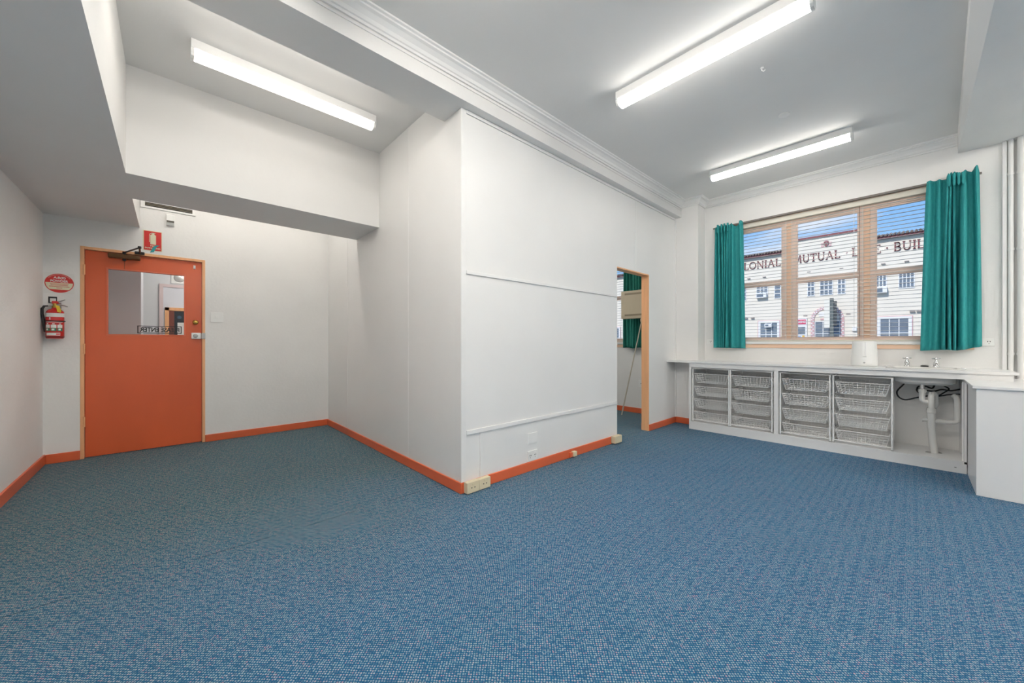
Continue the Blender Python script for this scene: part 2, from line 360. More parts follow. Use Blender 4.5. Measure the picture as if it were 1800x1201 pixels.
struct(box('trim_3', M_trim, None, XP - .0, XP + .007, YP - .006, 1.647, .082, 2.889, bevel=.002), 'white corner post of the partition')
struct(box('trim_4', M_board, None, XP, XP + .012, 1.647, OY0, .430, .464, bevel=.003), 'lower white rail on the partition')
struct(box('trim_5', M_board, None, XP, XP + .010, 1.647, OY0, 1.650, 1.676, bevel=.002), 'upper white rail on the partition')
struct(box('trim_6', M_board, None, XP, XP + .011, 1.777, 1.812, .083, .430, bevel=.003), 'short upright batten near the partition corner')
struct(box('trim_7', M_board, None, XP, XP + .012, 1.647, 5.285, 2.862, 2.889, bevel=.003), 'white strip where partition meets beam')
struct(box('trim_8', M_board, None, XP, XP + .003, 4.160, 4.180, OZ + .02, 2.862), 'joint strip above the doorway')
struct(box('trim_9', M_trim, None, XP, XP + .018, 5.267, 5.285, .082, 2.889), 'white corner strip beside the pilaster')
struct(box('trim_10', M_trim, None, .545, .572, YW - .03, YW, .80, 2.936, bevel=.004), 'white upright batten beside the wall pipes')
for i, u in enumerate((610, 717)):
    x = at_y(u, 600, YP).x
    struct(box('trim_%d' % (11 + i), M_board, None, x - .010, x + .010, YP - .0008, YP + .001, BH, ZC), 'faint joint strip in the alcove side, %s' % ('nearer the door wall' if i == 0 else 'nearer the corner post'))

# doorway lining
d2 = root('door_2', (XP, OY1, 0), 'open doorway with peach timber lining', kind='structure')
MB().box(XP - .093, XP + .003, OY1 - .016, OY1, 0, OZ).build('jamb', M_peach, d2, bevel=.002)
MB().box(XP - .093, XP + .001, OY0, OY0 + .012, 0, OZ).build('jamb', M_board, d2)
MB().box(XP - .093, XP + .001, OY0 + .012, OY1 - .016, OZ - .014, OZ).build('head', M_peach, d2)

# ------------------------------------------------------------------ entrance door
d1 = root('door_1', (XD, -.168, 0), 'orange entrance door with glass panel', kind='structure')
fx0, fx1 = XD - .10, XD + .004
fr = MB().box(fx0, fx1, DY0, DY0 + .026, 0, DZ).build('door_jamb', M_peach, d1, bevel=.002)
MB().box(fx0, fx1, DY1 - .026, DY1, 0, DZ).build('door_jamb', M_peach, d1, bevel=.002)
MB().box(fx0, fx1, DY0 + .026, DY1 - .026, DZ - .027, DZ).build('door_head', M_peach, d1, bevel=.002)
lx0, lx1 = XD - .065, XD - .025
ly0, ly1, lz0, lz1 = DY0 + .029, DY1 - .029, .008, DZ - .03
gy0, gy1, gz0, gz1 = -.453, .119, 1.216, 1.872
m = MB(); m.box(lx0, lx1, ly0, gy0, lz0, lz1); m.box(lx0, lx1, gy1, ly1, lz0, lz1); m.box(lx0, lx1, gy0, gy1, lz0, gz0); m.box(lx0, lx1, gy0, gy1, gz1, lz1)
leaf = m.build('door_leaf', M_door, d1)
m = MB(); w = .012
for a in ((gy0 - w, gy1 + w, gz0 - w, gz0), (gy0 - w, gy1 + w, gz1, gz1 + w), (gy0 - w, gy0, gz0, gz1), (gy1, gy1 + w, gz0, gz1)): m.box(lx1, lx1 + .005, *a)
m.build('glazing_bead', M_orange, leaf)
box('pane', M_glass, d1, lx0 + .016, lx0 + .021, gy0, gy1, gz0, gz1)
bx = lx0 + .0225
bord = MB()
ty0, ty1, tz0, tz1 = -.247, .099, 1.228, 1.309
for a in ((ty0, ty1, tz0, tz0 + .007), (ty0, ty1, tz1 - .007, tz1), (ty0, ty0 + .008, tz0, tz1), (ty1 - .008, ty1, tz0, tz1)): bord.box(bx - .0008, bx, *a)
bord.build('sticker_border', M_black, d1)
text('sticker_lettering', 'PLEASE ENTER', M_black, d1, (bx, ty0 + .018, tz0 + .015), (0, 1, 0), (0, 0, 1), ty1 - ty0 - .036, tz1 - tz0 - .030, .0004, mirror=True)
for hz in (.36, 1.07, 1.84):
    h = MB().lathe([(.008, hz - .05), (.008, hz + .05)], (XD + .004, DY0 + .026, 0), seg=10)
    h.box(XD - .02, XD + .006, DY0 + .016, DY0 + .026, hz - .05, hz + .05); h.build('hinge', M_peach, d1, smooth=True)
MB().lathe([(.020, lx1), (.020, lx1 + .004), (.009, lx1 + .012), (.009, lx1 + .024), (.022, lx1 + .032), (.026, lx1 + .044), (.020, lx1 + .056), (.006, lx1 + .060)], (0, .214, 1.357), axis='x', seg=20).build('door_knob', M_brass, d1, smooth=True)
lk = MB().box(lx1, lx1 + .028, .180, .262, 1.172, 1.240).build('rim_lock', M_plastic, d1, bevel=.006)
MB().lathe([(.022, lx1 + .028), (.022, lx1 + .036), (.012, lx1 + .038), (.012, lx1 + .050)], (0, .214, 1.206), axis='x', seg=20).build('lock_snib', M_steel, lk, smooth=True)
MB().box(XD - .02, XD + .012, .265, .300, 1.172, 1.240).build('lock_strike', M_steel, d1, bevel=.004)
MB().box(lx1, lx1 + .006, .198, .216, 1.958, 1.998).box(lx1 + .006, lx1 + .022, .203, .211, 1.962, 1.968).box(lx1 + .018, lx1 + .022, .203, .211, 1.962, 1.978).build('coat_hook', M_plastic, d1)
MB().tube([(lx1 + .001, -.338, 1.99), (lx1 + .001, -.340, 1.872)], .0018, 5).build('closer_drip_mark', M_bronze, d1)
cl = MB().box(lx1, lx1 + .062, -.450, -.222, 1.984, 2.026).build('door_closer', M_bronze, d1, bevel=.006)
px, py, pz = lx1 + .035, -.338, 2.026
ex, ey = XD + .36, -.213
MB().lathe([(.014, 2.022), (.014, 2.055), (.008, 2.058)], (px, py, 0), seg=14).build('arm_pivot', M_black, cl, smooth=True)
MB().lathe([(.010, 1.962), (.014, 1.968), (.014, 1.984)], (px, py, 0), seg=14).build('pivot_cap', M_black, cl, smooth=True)
MB().tube([(px, py, 2.048), (ex, ey, 2.054)], .008, 6).build('closer_arm', M_black, cl)
MB().tube([(ex, ey, 2.060), (XD + .03, -.224, 2.060)], .008, 6).build('closer_arm', M_bronze, cl)
MB().lathe([(.013, 2.046), (.013, 2.066)], (ex, ey, 0), seg=12).build('arm_elbow', M_black, cl, smooth=True)
MB().box(XD + .004, XD + .045, -.262, -.190, 2.046, 2.070).build('arm_shoe', M_black, cl, bevel=.004)

# corridor beyond the door glass
m = MB(); cx0, cx1 = -8.5, XD - .1
struct(box('floor_corridor', M_corrf, None, cx0, cx1, -1.8, 1.8, -.08, 0), 'grey corridor floor behind the door')
struct(box('ceiling_corridor', M_ceil, None, cx0 - .1, cx1, -1.8, 1.8, 2.75, 2.85), 'corridor ceiling behind the door')
struct(box('wall_corridor_far', M_corr, None, cx0 - .1, cx0, -1.8, 1.8, -.08, 2.85), 'white corridor wall seen through the door glass')
struct(box('wall_corridor_near', M_corr, None, cx1, cx1 + .1, -1.9, YL - .1, -.08, 2.85), 'corridor wall beside the door')
struct(box('wall_corridor_left', M_corr, None, cx0, cx1, -1.9, -1.8, -.08, 2.85), 'corridor wall on the left')
struct(box('wall_corridor_right', M_corr, None, cx0, cx1, 1.8, 1.9, -.08, 2.85), 'corridor wall on the right')
struct(box('wall_corridor_return', M_corr, None, -6.95, -6.4, -1.8, -.256, 0, 2.75), 'grey wall return seen in the left half of the door glass')
d3 = root('door_3', (cx0, .28, 0), 'white corridor doorway seen through the door glass', kind='structure')
M_pinkw = mat('pale_pink_paint', (.72, .60, .60), .5)
for a in ((-.125, -.075, 0, 2.06), (.82, .87, 0, 2.06), (-.125, .87, 2.06, 2.11)): MB().box(cx0, cx0 + .03, *a).build('architrave', M_pinkw, d3)
MB().box(cx0, cx0 + .012, -.075, .82, 0, 2.06).build('door_leaf', mat('corridor_door_paint', (.74, .75, .80), .4), d3)
nb = root('notice_board', (cx0 + .012, .2, .9), 'orange framed dark notice board seen through the door glass', 'notice board')
for a in ((-.055, -.005, .95, 1.72), (.42, .47, .95, 1.72), (-.055, .47, 1.67, 1.72), (-.055, .47, .90, .95)): MB().box(cx0 + .012, cx0 + .036, *a).build('frame', M_peach, nb)
MB().box(cx0 + .012, cx0 + .026, -.005, .42, .95, 1.67).build('backing', mat('brown_pinboard', (.22, .07, .05), .7), nb)
MB().box(cx0 + .026, cx0 + .028, .06, .40, .96, 1.66).build('poster', M_poster, nb)
MB().box(cx0 + .028, cx0 + .029, .10, .32, .97, 1.47).build('paper', M_white, nb)
MB().lathe([(.028, cx0 + .028), (.028, cx0 + .029)], (0, .125, 1.56), axis='x').build('badge', mat('blue_badge', (.06, .12, .18), .5), nb)
sp_ = root('wall_speaker', (cx0, .10, 2.16), 'round grey speaker on a white square seen at the top of the door glass', 'speaker')
MB().box(cx0, cx0 + .02, .02, .24, 2.13, 2.33).build('plate', M_plastic, sp_, bevel=.004)
MB().lathe([(.072, cx0 + .02), (.066, cx0 + .035), (.02, cx0 + .040)], (0, .125, 2.23), axis='x').build('grille', M_steel, sp_, smooth=True)

# ------------------------------------------------------------------ fluorescent lights
def fluorescent(name, c, along, label, power=P_MAIN, warm=False, group='fluorescent ceiling lights', L=1.215):
    r = root(name, (c[0], c[1], ZC - .105), label, 'ceiling light', group)
    def T(a, b, z):      # a along, b across
        return (c[0] + a, c[1] + b, z) if along == 'x' else (c[0] + b, c[1] + a, z)
    h = L / 2
    def pr(m, poly, a0, a1): return m.prism(poly, lambda b, z: T(a0, b, z), lambda b, z: T(a1, b, z))
    pr(MB(), [(-.053, ZC), (-.053, ZC - .058), (.053, ZC - .058), (.053, ZC)], -h, h).build('batten', M_trim, r, bevel=.002)
    dome = [(-.042, ZC - .058), (-.042, ZC - .082), (-.032, ZC - .100), (-.014, ZC - .107), (.014, ZC - .107), (.032, ZC - .100), (.042, ZC - .082), (.042, ZC - .058)]
    pr(MB(), dome, -h + .016, h - .016).build('diffuser', tube_mat(power, warm), r)
    cap = [(-.049, ZC - .045), (-.049, ZC - .081), (-.036, ZC - .101), (-.015, ZC - .108), (.015, ZC - .108), (.036, ZC - .101), (.049, ZC - .081), (.049, ZC - .045)]
    pr(MB(), cap, -h - .001, -h + .016).build('end_cap', M_cap, r); pr(MB(), cap, h - .016, h + .001).build('end_cap', M_cap, r)
    return r
fluorescent('fluorescent_light', (-3.212, .71), 'y', 'lit fluorescent light on the alcove ceiling above the door hall', P_ALCOVE, True)
fluorescent('fluorescent_light', (-.98, 2.628), 'x', 'large lit fluorescent light at the top of the main ceiling')
fluorescent('fluorescent_light', (-.98, 4.605), 'x', 'lit fluorescent light on the main ceiling nearest the window')
fluorescent('fluorescent_light', (-.98, .65), 'x', 'added fluorescent fill light overhead, out of view', P_NEAR)  # added fill lamp above the camera, evens out floor and walls
for y_, lb in ((.65, 'added fluorescent fill light in the unseen second bay, nearest the left wall'), (2.628, 'added fluorescent fill light in the middle of the unseen second bay'), (4.605, 'added fluorescent fill light in the unseen second bay, nearest the window wall')):
    fluorescent('fluorescent_light', (2.35, y_), 'x', lb, P_BAY)  # unseen lamps added to throw light in from the right
fluorescent('fluorescent_light', (-4.56, .18), 'y', 'short added fluorescent fill light hidden behind the bulkhead, nearer the left wall', P_RECESS, L=.8)  # added out of sight to lift the door wall and left wall
fluorescent('fluorescent_light', (-4.56, 1.08), 'y', 'short added fluorescent fill light hidden behind the bulkhead, nearer the partition', P_RECESS, L=.8)  # second added lamp of the hidden pair, same purpose
fluorescent('fluorescent_light', (-2.60, .55), 'y', 'added fluorescent fill light hidden behind the beam over the alcove', P_BEAM)  # added behind the beam as fill for the alcove
fluorescent('fluorescent_light', (-3.9, 3.7), 'x', 'added unseen fluorescent fill light in the next room', P_NEXT)  # unseen lamp added to brighten the view through the doorway
MB().lathe([(.040, ZC), (.040, ZC - .006), (.030, ZC - .012), (.012, ZC - .014)], (-.754, 3.898, 0)).build('ceiling_disc', M_ceil, None, smooth=True)
tag(bpy.data.objects['ceiling_disc'], 'small round white cover on the ceiling between two lights', 'cover plate')
hk = MB().lathe([(.011, ZC), (.010, ZC - .006), (.004, ZC - .008)], (-.734, 3.118, 0), seg=12); hk.tube([(-.734, 3.118, ZC - .006), (-.734, 3.118, ZC - .022), (-.724, 3.122, ZC - .028), (-.716, 3.124, ZC - .020)], .003, 6)
tag(hk.build('ceiling_hook', M_trim, None, smooth=True), 'tiny white hook in the ceiling beside the large light', 'hook')
cl_ = fluorescent('fluorescent_light', (-7.3, .75), 'y', 'added unseen fluorescent fill light in the corridor behind the door', P_CORR)  # unseen lamp added to brighten what shows through the door glass
cl_.location.z -= .35

# ------------------------------------------------------------------ things on the door wall
sg = root('extinguisher_location_sign', (XD, -.130, 2.10), 'red fire extinguisher sign with pale pictogram above the door', 'sign')
MB().box(XD, XD + .003, -.203, -.058, 2.100, 2.312).build('backing', M_glow, sg)
MB().box(XD + .003, XD + .0036, -.196, -.063, 2.106, 2.306).build('red_field', M_redsign, sg)
pc = MB(); x = XD + .0036
pc.box(x, x + .0006, -.148, -.105, 2.168, 2.268); pc.box(x, x + .0006, -.140, -.113, 2.268, 2.278); pc.box(x, x + .0006, -.133, -.120, 2.278, 2.290); pc.box(x, x + .0006, -.140, -.110, 2.286, 2.292)
pc.tube([(x, -.133, 2.286), (x, -.150, 2.282), (x, -.155, 2.26), (x, -.155, 2.19)], .0022, 5)
pc.build('pictogram', M_glow, sg)
text('lettering', 'FIRE', M_glow, sg, (x + .0006, -.148, 2.146), (0, 1, 0), (0, 0, 1), .040, .013, .0003)
text('lettering', 'EXTINGUISHER', M_glow, sg, (x + .0006, -.188, 2.122), (0, 1, 0), (0, 0, 1), .118, .014, .0003)
tp = MB(); x += .0014
tp.prism([(-.150, 2.082), (-.122, 2.088), (-.098, 2.150), (-.074, 2.164), (-.100, 2.166), (-.126, 2.146)], lambda a, z: (x, a, z), lambda a, z: (x + .001, a, z))
tag(tp.build('tape_scrap', M_teal_tape, None), 'scrap of teal tape stuck on the red sign', 'tape')

sg = root('extinguisher_type_sign', (XD, -.762, 1.60), 'round red and cream A:B(E) powder sign above the extinguisher', 'sign')
MB().box(XD, XD + .002, -.857, -.668, 1.594, 1.786).build('clear_plate', mat('translucent_plate', (.84, .83, .80), .3), sg)
cy_, cz_, x = -.762, 1.690, XD + .002
MB().lathe([(.089, x), (.089, x + .001)], (0, cy_, cz_), axis='x', seg=48).build('red_disc', M_redsign, sg)
def chord(z0, z1, r, n=16):
    a = [(math.sqrt(max(r * r - z * z, 0)), z) for z in [z0 + (z1 - z0) * i / n for i in range(n + 1)]]
    return [(cy_ + p, cz_ + z) for p, z in a] + [(cy_ - p, cz_ + z) for p, z in reversed(a)]
MB().prism(chord(-.060, .004, .083), lambda a, z: (x + .001, a, z), lambda a, z: (x + .0016, a, z)).build('cream_band', M_glow, sg)
arc = [(math.cos(t) * .084, math.sin(t) * .084) for t in [math.radians(35 + 110 * i / 20) for i in range(21)]] + [(math.cos(t) * .077, math.sin(t) * .077) for t in [math.radians(145 - 110 * i / 20) for i in range(21)]]
MB().prism([(cy_ + a, cz_ + b) for a, b in arc], lambda a, z: (x + .001, a, z), lambda a, z: (x + .0014, a, z)).build('rim_print', mat('pale_red_print', (.72, .25, .22), .5), sg)
text('lettering', 'A:B(E)', M_white, sg, (x + .0012, cy_ - .036, cz_ + .036), (0, 1, 0), (0, 0, 1), .074, .026, .0003)
text('lettering', 'POWDER', M_white, sg, (x + .0012, cy_ - .054, cz_ + .009), (0, 1, 0), (0, 0, 1), .108, .022, .0003)
m = MB()
for z, hw in ((-.008, .056), (-.020, .052), (-.032, .062), (-.045, .018)): m.box(x + .0016, x + .0019, cy_ - hw, cy_ + hw, cz_ + z - .003, cz_ + z + .003)
m.build('small_print', mat('faded_red_print', (.66, .20, .15), .5), sg)

ec = Vector((XD + .078, -.777, 1.168)); R = .056
fe = root('fire_extinguisher', ec, 'red dry powder fire extinguisher hung on the wall left of the door', 'fire extinguisher')
E_ = lambda prof: MB().lathe([(r, ec.z + h) for r, h in prof], (ec.x, ec.y, 0), seg=28)
E_([(R * .9, 0), (R * .96, .006), (R, .014), (R, .232), (R * .93, .250), (R * .7, .266), (.022, .275), (.018, .288)]).build('cylinder', M_red, fe, smooth=True)
E_([(R + .001, .010), (R + .001, .018)]).build('base_ring', M_black, fe)
E_([(R + .0008, .198), (R + .0008, .234)]).build('label_band', M_white, fe, smooth=True)
def wrap(name, a0, a1, h0, h1, mt, dr=.0014, n=8):       # patch of label wrapped on the cylinder, angle 0 faces into the room
    v = []; f = []
    for i in range(n + 1):
        t = math.radians(a0 + (a1 - a0) * i / n)
        for h in (h0, h1): v.append((ec.x + math.cos(t) * (R + dr), ec.y + math.sin(t) * (R + dr), ec.z + h))
    f = [(2 * i, 2 * i + 2, 2 * i + 3, 2 * i + 1) for i in range(n)]
    return MB().add(v, f).build(name, mt, fe, smooth=True)
wrap('label_text_band', -55, 62, .168, .194, mat('label_red', (.66, .03, .03), .4))
for k, a in enumerate((-58, -18, 22)):
    wrap('label_panel', a, a + 34, .098, .126, M_white); wrap('label_panel', a, a + 34, .068, .096, M_green)
    wrap('label_panel', a + 6, a + 22, .074, .090, M_white, .0020)
    wrap('label_panel', a + 9, a + 24, .130, .138, M_white)
wrap('label_panel', -58, 58, .148, .153, M_white)
wrap('label_strip', -50, 40, .028, .052, M_white); wrap('label_strip', 14, 38, .034, .046, M_redsign, .002)
tx = ec.x + R + .003
text('lettering', '54', M_white, fe, (tx - .006, ec.y - .028, ec.z + .172), (0, 1, 0), (0, 0, 1), .026, .020, .0008)
m = MB(); pts = [(ec.x + math.cos(t) * (R + .003), ec.y + math.sin(t) * (R + .003), ec.z + .160) for t in [2 * PI * i / 28 for i in range(29)]]
m.tube(pts, .0045, 6); m.box(ec.x - .078, ec.x - .04, ec.y - .012, ec.y + .012, ec.z + .150, ec.z + .170); m.build('strap', M_black, fe)
E_([(.020, .284), (.020, .300), (.015, .304), (.015, .326)]).build('valve_neck', M_brass, fe, smooth=True)
MB().tube([(ec.x, ec.y - .045, ec.z + .300), (ec.x, ec.y, ec.z + .312), (ec.x + .02, ec.y + .055, ec.z + .308), (ec.x + .025, ec.y + .078, ec.z + .296)], [.007, .009, .006, .005], 6).build('carry_handle', M_steel, fe)
MB().tube([(ec.x, ec.y - .022, ec.z + .330), (ec.x + .01, ec.y + .030, ec.z + .344), (ec.x + .02, ec.y + .062, ec.z + .362)], [.008, .006, .004], 6).build('squeeze_lever', M_steel, fe)
MB().box(ec.x - .012, ec.x + .014, ec.y - .018, ec.y + .022, ec.z + .322, ec.z + .346).build('valve_head', M_redsign, fe, bevel=.004)
MB().tube([(ec.x + .005, ec.y - .040, ec.z + .300), (ec.x + .006, ec.y - .062, ec.z + .296), (ec.x + .006, ec.y - .074, ec.z + .270), (ec.x + .006, ec.y - .074, ec.z + .225), (ec.x + .004, ec.y - .066, ec.z + .160), (ec.x + .002, ec.y - .061, ec.z + .10), (ec.x, ec.y - .058, ec.z + .060)], [.007, .009, .010, .010, .011, .010, .008], 8).build('hose', M_black, fe, smooth=True)
MB().prism([(.012, .305), (.034, .300), (.046, .252), (.040, .238), (.022, .244)], lambda a, h: (ec.x + R + .004, ec.y + a, ec.z + h), lambda a, h: (ec.x + R + .006, ec.y + a, ec.z + h)).build('inspection_tag', M_yellow, fe)
MB().box(XD, XD + .022, ec.y - .028, ec.y + .028, ec.z + .285, ec.z + .335).build('wall_bracket', M_steel, fe)
bp = MB().box(XD, XD + .003, -.828, -.776, 1.500, 1.560).build('bracket_plate', M_black, None)
tag(bp, 'small black plate on the wall just above the extinguisher', 'plate')
MB().box(XD + .003, XD + .0035, -.818, -.782, 1.508, 1.545).build('print', M_white, bp)

vg = root('air_vent', (XD, 0, 2.545), 'white wall vent with dark slots high above the door', 'vent')
MB().box(XD, XD + .012, -.222, .218, 2.545, 2.665).build('frame', M_trim, vg, bevel=.003)
for z in (2.566, 2.581, 2.596): MB().box(XD + .012, XD + .0125, -.188, .188, z, z + .011).build('slot', M_dark, vg)
for z in (2.578, 2.593): MB().box(XD + .012, XD + .017, -.188, .188, z - .001, z + .003).build('slat', M_beige_d, vg)
sn = root('motion_sensor', (XD, .007, 2.39), 'small grey beige motion sensor box above the red sign', 'sensor')
MB().prism([(0, 2.388), (.030, 2.394), (.052, 2.420), (.052, 2.500), (.046, 2.508), (0, 2.508)], lambda a, z: (XD + a, -.025, z), lambda a, z: (XD + a, .040, z)).build('body', M_plastic, sn, bevel=.003)
MB().prism([(.028, 2.400), (.0525, 2.421), (.0545, 2.421), (.0545, 2.440), (.05, 2.440)], lambda a, z: (XD + a, -.022, z), lambda a, z: (XD + a, .037, z)).build('lens', mat('sensor_lens', (.12, .11, .09), .3), sn)
def plate(name, label, cat, o, axis, w, h, kind, material=M_plastic, group=None):
    """wall plate; o = lower left point on the wall, axis 'x' wall face looks -y, 'y' wall face looks +x"""
    r = root(name, o, label, cat, group)
    def B(n, mt, a0, a1, z0, z1, d0, d1, par=None, bv=0):
        if axis == 'y': return box(n, mt, par or r, o[0] + d0, o[0] + d1, o[1] + a0, o[1] + a1, o[2] + z0, o[2] + z1, bevel=bv)
        return box(n, mt, par or r, o[0] + a0, o[0] + a1, o[1] - d1, o[1] - d0, o[2] + z0, o[2] + z1, bevel=bv)
    B('plate', material, 0, w, 0, h, 0, .009, bv=.002)
    if kind == 'blank':
        B('inset', material, w * .08, w * .92, h * .1, h * .9, .009, .0105, bv=.001)
    if kind == 'switch':
        B('rocker', material, w * .36, w * .64, h * .35, h * .65, .009, .013, bv=.001)
    if kind in ('socket', 'double'):
        xs = (.5,) if kind == 'socket' else (.25, .75)
        for c in xs:
            for dx, dz, s in ((-.007, .010, 1), (.007, .010, 1), (0, -.008, 0)):
                B('pin_slot', M_dark, w * c + dx - (.003 if s else .0015), w * c + dx + (.003 if s else .0015), h * .45 + dz - .005, h * .45 + dz + .005, .009, .0095)
            B('rocker', material, w * c - .007 + (.02 if kind == 'socket' else 0), w * c + .007 + (.02 if kind == 'socket' else 0), h * .74, h * .9, .009, .013)
    return r
plate('light_switch', 'white light switch plate right of the orange door', 'switch', (XD, .345, 1.366), 'y', .114, .113, 'switch')
plate('wall_plate', 'upper blank white plate low on the partition', 'plate', (XP, 2.305, .236), 'y', .120, .094, 'blank')
plate('power_outlet', 'white double power outlet low on the partition above the skirting', 'power outlet', (XP, 2.305, .084), 'y', .120, .090, 'double')
plate('power_outlet', 'grey white outlet left of the teal curtain', 'power outlet', (-1.958, YW, 1.105), 'x', .105, .075, 'socket')
plate('power_outlet', 'white double power outlet right of the teal curtain', 'power outlet', (.372, YW, 1.098), 'x', .135, .070, 'double')
plate('power_outlet', 'white outlet on the next room wall beyond the doorway', 'power outlet', (-2.985, YW, .415), 'x', .085, .115, 'socket')
plate('wall_plate', 'small white plate low on the next room wall beyond the doorway', 'plate', (-2.935, YW, .325), 'x', .085, .075, 'blank')
def floor_box(name, label, y0, y1, z0, z1, d, slots=True, group=None):
    r = root(name, (XP + .015, (y0 + y1) / 2, z0), label, 'outlet box', group)
    b = box('housing', M_cream, r, XP + .015, XP + .015 + d, y0, y1, z0, z1, bevel=.004)
    if slots:
        for dy in (-.014, .014): box('pin_slot', M_dark, r, XP + .015 + d, XP + .0155 + d, (y0 + y1) / 2 + dy - .004, (y0 + y1) / 2 + dy + .004, z0 + .035, z0 + .043)
        box('rocker', M_cream, r, XP + .015 + d, XP + .0175 + d, (y0 + y1) / 2 - .008, (y0 + y1) / 2 + .008, z0 + .056, z0 + .068)
floor_box('outlet_box', 'cream outlet box at the very corner of the partition skirting', 1.617, 1.728, .006, .088, .045)
floor_box('outlet_box', 'cream outlet box second from the partition corner', 1.731, 1.842, .006, .086, .042)
floor_box('outlet_box', 'cream junction box on the skirting end at the doorway', OY0 - .135, OY0 + .005, .012, .090, .055, False)
sb = box('cable_block', M_cream, None, XP + .015, XP + .050, 2.900, 2.950, .014, .062, bevel=.003); tag(sb, 'small cream block midway along the partition skirting', 'cable block')
sb = box('cable_block', M_orange, None, XP + .015, XP + .036, 2.862, 2.899, .012, .055, bevel=.003); tag(sb, 'small orange painted block beside the cream one on the skirting', 'cable block')

# ------------------------------------------------------------------ window
def window(name, w, panes, label, transom=True):
    r = root(name, ((w[0] + w[1]) / 2, YW, w[2]), label, kind='structure')
    fy0, fy1 = YW + .055, YW + .125
    box('frame_head', M_peachw, r, w[0], w[1], fy0, fy1, 2.585, w[3])
    box('frame_sill', M_peachw, r, w[0], w[1], fy0, fy1, w[2], 1.185, bevel=.004)
    box('frame_stile', M_peachw, r, w[0], panes[0][0], fy0, fy1, 1.185, 2.585); box('frame_stile', M_peachw, r, panes[-1][1], w[1], fy0, fy1, 1.185, 2.585)
    for a, b in zip(panes[:-1], panes[1:]):
        c = (a[1] + b[0]) / 2
        mu = box('mullion', M_peachw, r, a[1], b[0], fy0, fy1, 1.185, 2.585)
        box('cover_strip', M_peachm, mu, c - .026, c + .026, fy0 - .012, fy0, 1.185, 2.585, bevel=.003)
    for a in panes:
        if transom: box('transom', M_peachw, r, a[0], a[1], fy0 + .006, fy1 - .01, 1.862, 1.905, bevel=.003)
        spans = ((1.185, 1.862), (1.905, 2.585)) if transom else ((1.185, 2.585),)
        for z0, z1 in spans:
            box('pane', M_glass, r, a[0], a[1], fy0 + .038, fy0 + .042, z0, z1)
            m = MB(); t = .014
            for q in ((a[0], a[1], z0, z0 + t), (a[0], a[1], z1 - t, z1), (a[0], a[0] + t, z0 + t, z1 - t), (a[1] - t, a[1], z0 + t, z1 - t)): m.box(q[0], q[1], fy0 + .014, fy0 + .036, q[2], q[3])
            m.build('sash', M_peachw, r)
    box('stool', M_trim, r, w[0] - .05, w[1] + .05, YW - .028, fy0, w[2] - .006, w[2] + .028, bevel=.006)
    box('apron', M_peachm, r, w[0] - .04, w[1] + .04, YW - .012, YW, w[2] - .052, w[2] - .006, bevel=.003)
    return r
window('window_1', W1, [(-1.655, -1.097), (-.962, -.404), (-.276, .282)], 'wide three part window with peach frames')
window('window_2', W2, [(-4.33, -3.62), (-3.5, -2.79)], 'peach framed window in the next room')

def blind(x0, x1, z0, z1, label, pitch=.0405, cords=(.06, .35, .65, .94)):
    yb = YW + .022; W = .024
    r = root('venetian_blind', ((x0 + x1) / 2, yb, z0), label, 'blind', 'venetian blinds')
    box('head_rail', mat('cream_enamel', (.74, .70, .60), .4), r, x0, x1, yb - .028, yb + .028, z1, z1 + .055, bevel=.003)
    n = int((z1 - z0 - .02) / pitch)
    m = MB(); tilt = math.radians(2)
    sec = []
    for i in range(6):
        a = -1 + 2 * i / 5; sec.append((a * W / 2 * math.cos(tilt), .0030 * (1 - a * a) + a * W / 2 * math.sin(tilt)))
    sec += [(a, b - .0017) for a, b in reversed(sec)]
    m.prism(sec, lambda a, b: (x0 + .005, yb + a, z0 + b), lambda a, b: (x1 - .005, yb + a, z0 + b))
    first = m.build('slat', M_slat, r)
    for k in range(n):
        s = first if k == 0 else first.copy()
        if k: COL.objects.link(s)
        s.location.z = z1 - .028 - k * pitch - z0 + random.uniform(-.0012, .0012)
        s.rotation_euler.y = random.uniform(-.0006, .0006)
    box('bottom_rail', mat('cream_enamel', (.74, .70, .60), .4), r, x0 + .004, x1 - .004, yb - .014, yb + .014, z0, z0 + .014, bevel=.003)
    for c in cords:
        x = x0 + (x1 - x0) * c; m = MB()
        for dy in (-.018, .018): m.tube([(x, yb + dy, z0 + .01), (x, yb + dy, z1 + .01)], .0013, 4)
        m.build('ladder_cord', M_trim, r)
    return r
b1 = blind(-1.70, .33, 1.146, 2.622, 'wide venetian blind with thin horizontal slats across the big window', cords=(.05, .317, .345, .62, .655, .95))
MB().tube([(-.395, YW - .008, 2.62), (-.393, YW - .006, 1.20)], .0022, 6).build('tilt_cord', M_bronze, b1)
blind(-4.36, -2.76, 1.146, 2.622, 'venetian blind in the next room seen through the doorway')
tr = root('curtain_track', (-.68, YW - .05, 2.690), 'thin dark curtain track above the big window', 'curtain track')
MB().box(-1.86, .43, YW - .052, YW - .036, 2.682, 2.700).build('rail', mat('track_brown_grey', (.20, .18, .16), .5), tr)
for x in (-1.8, -1.0, -.2, .40): MB().box(x - .01, x + .01, YW - .05, YW, 2.700, 2.716).build('bracket', M_trim, tr)

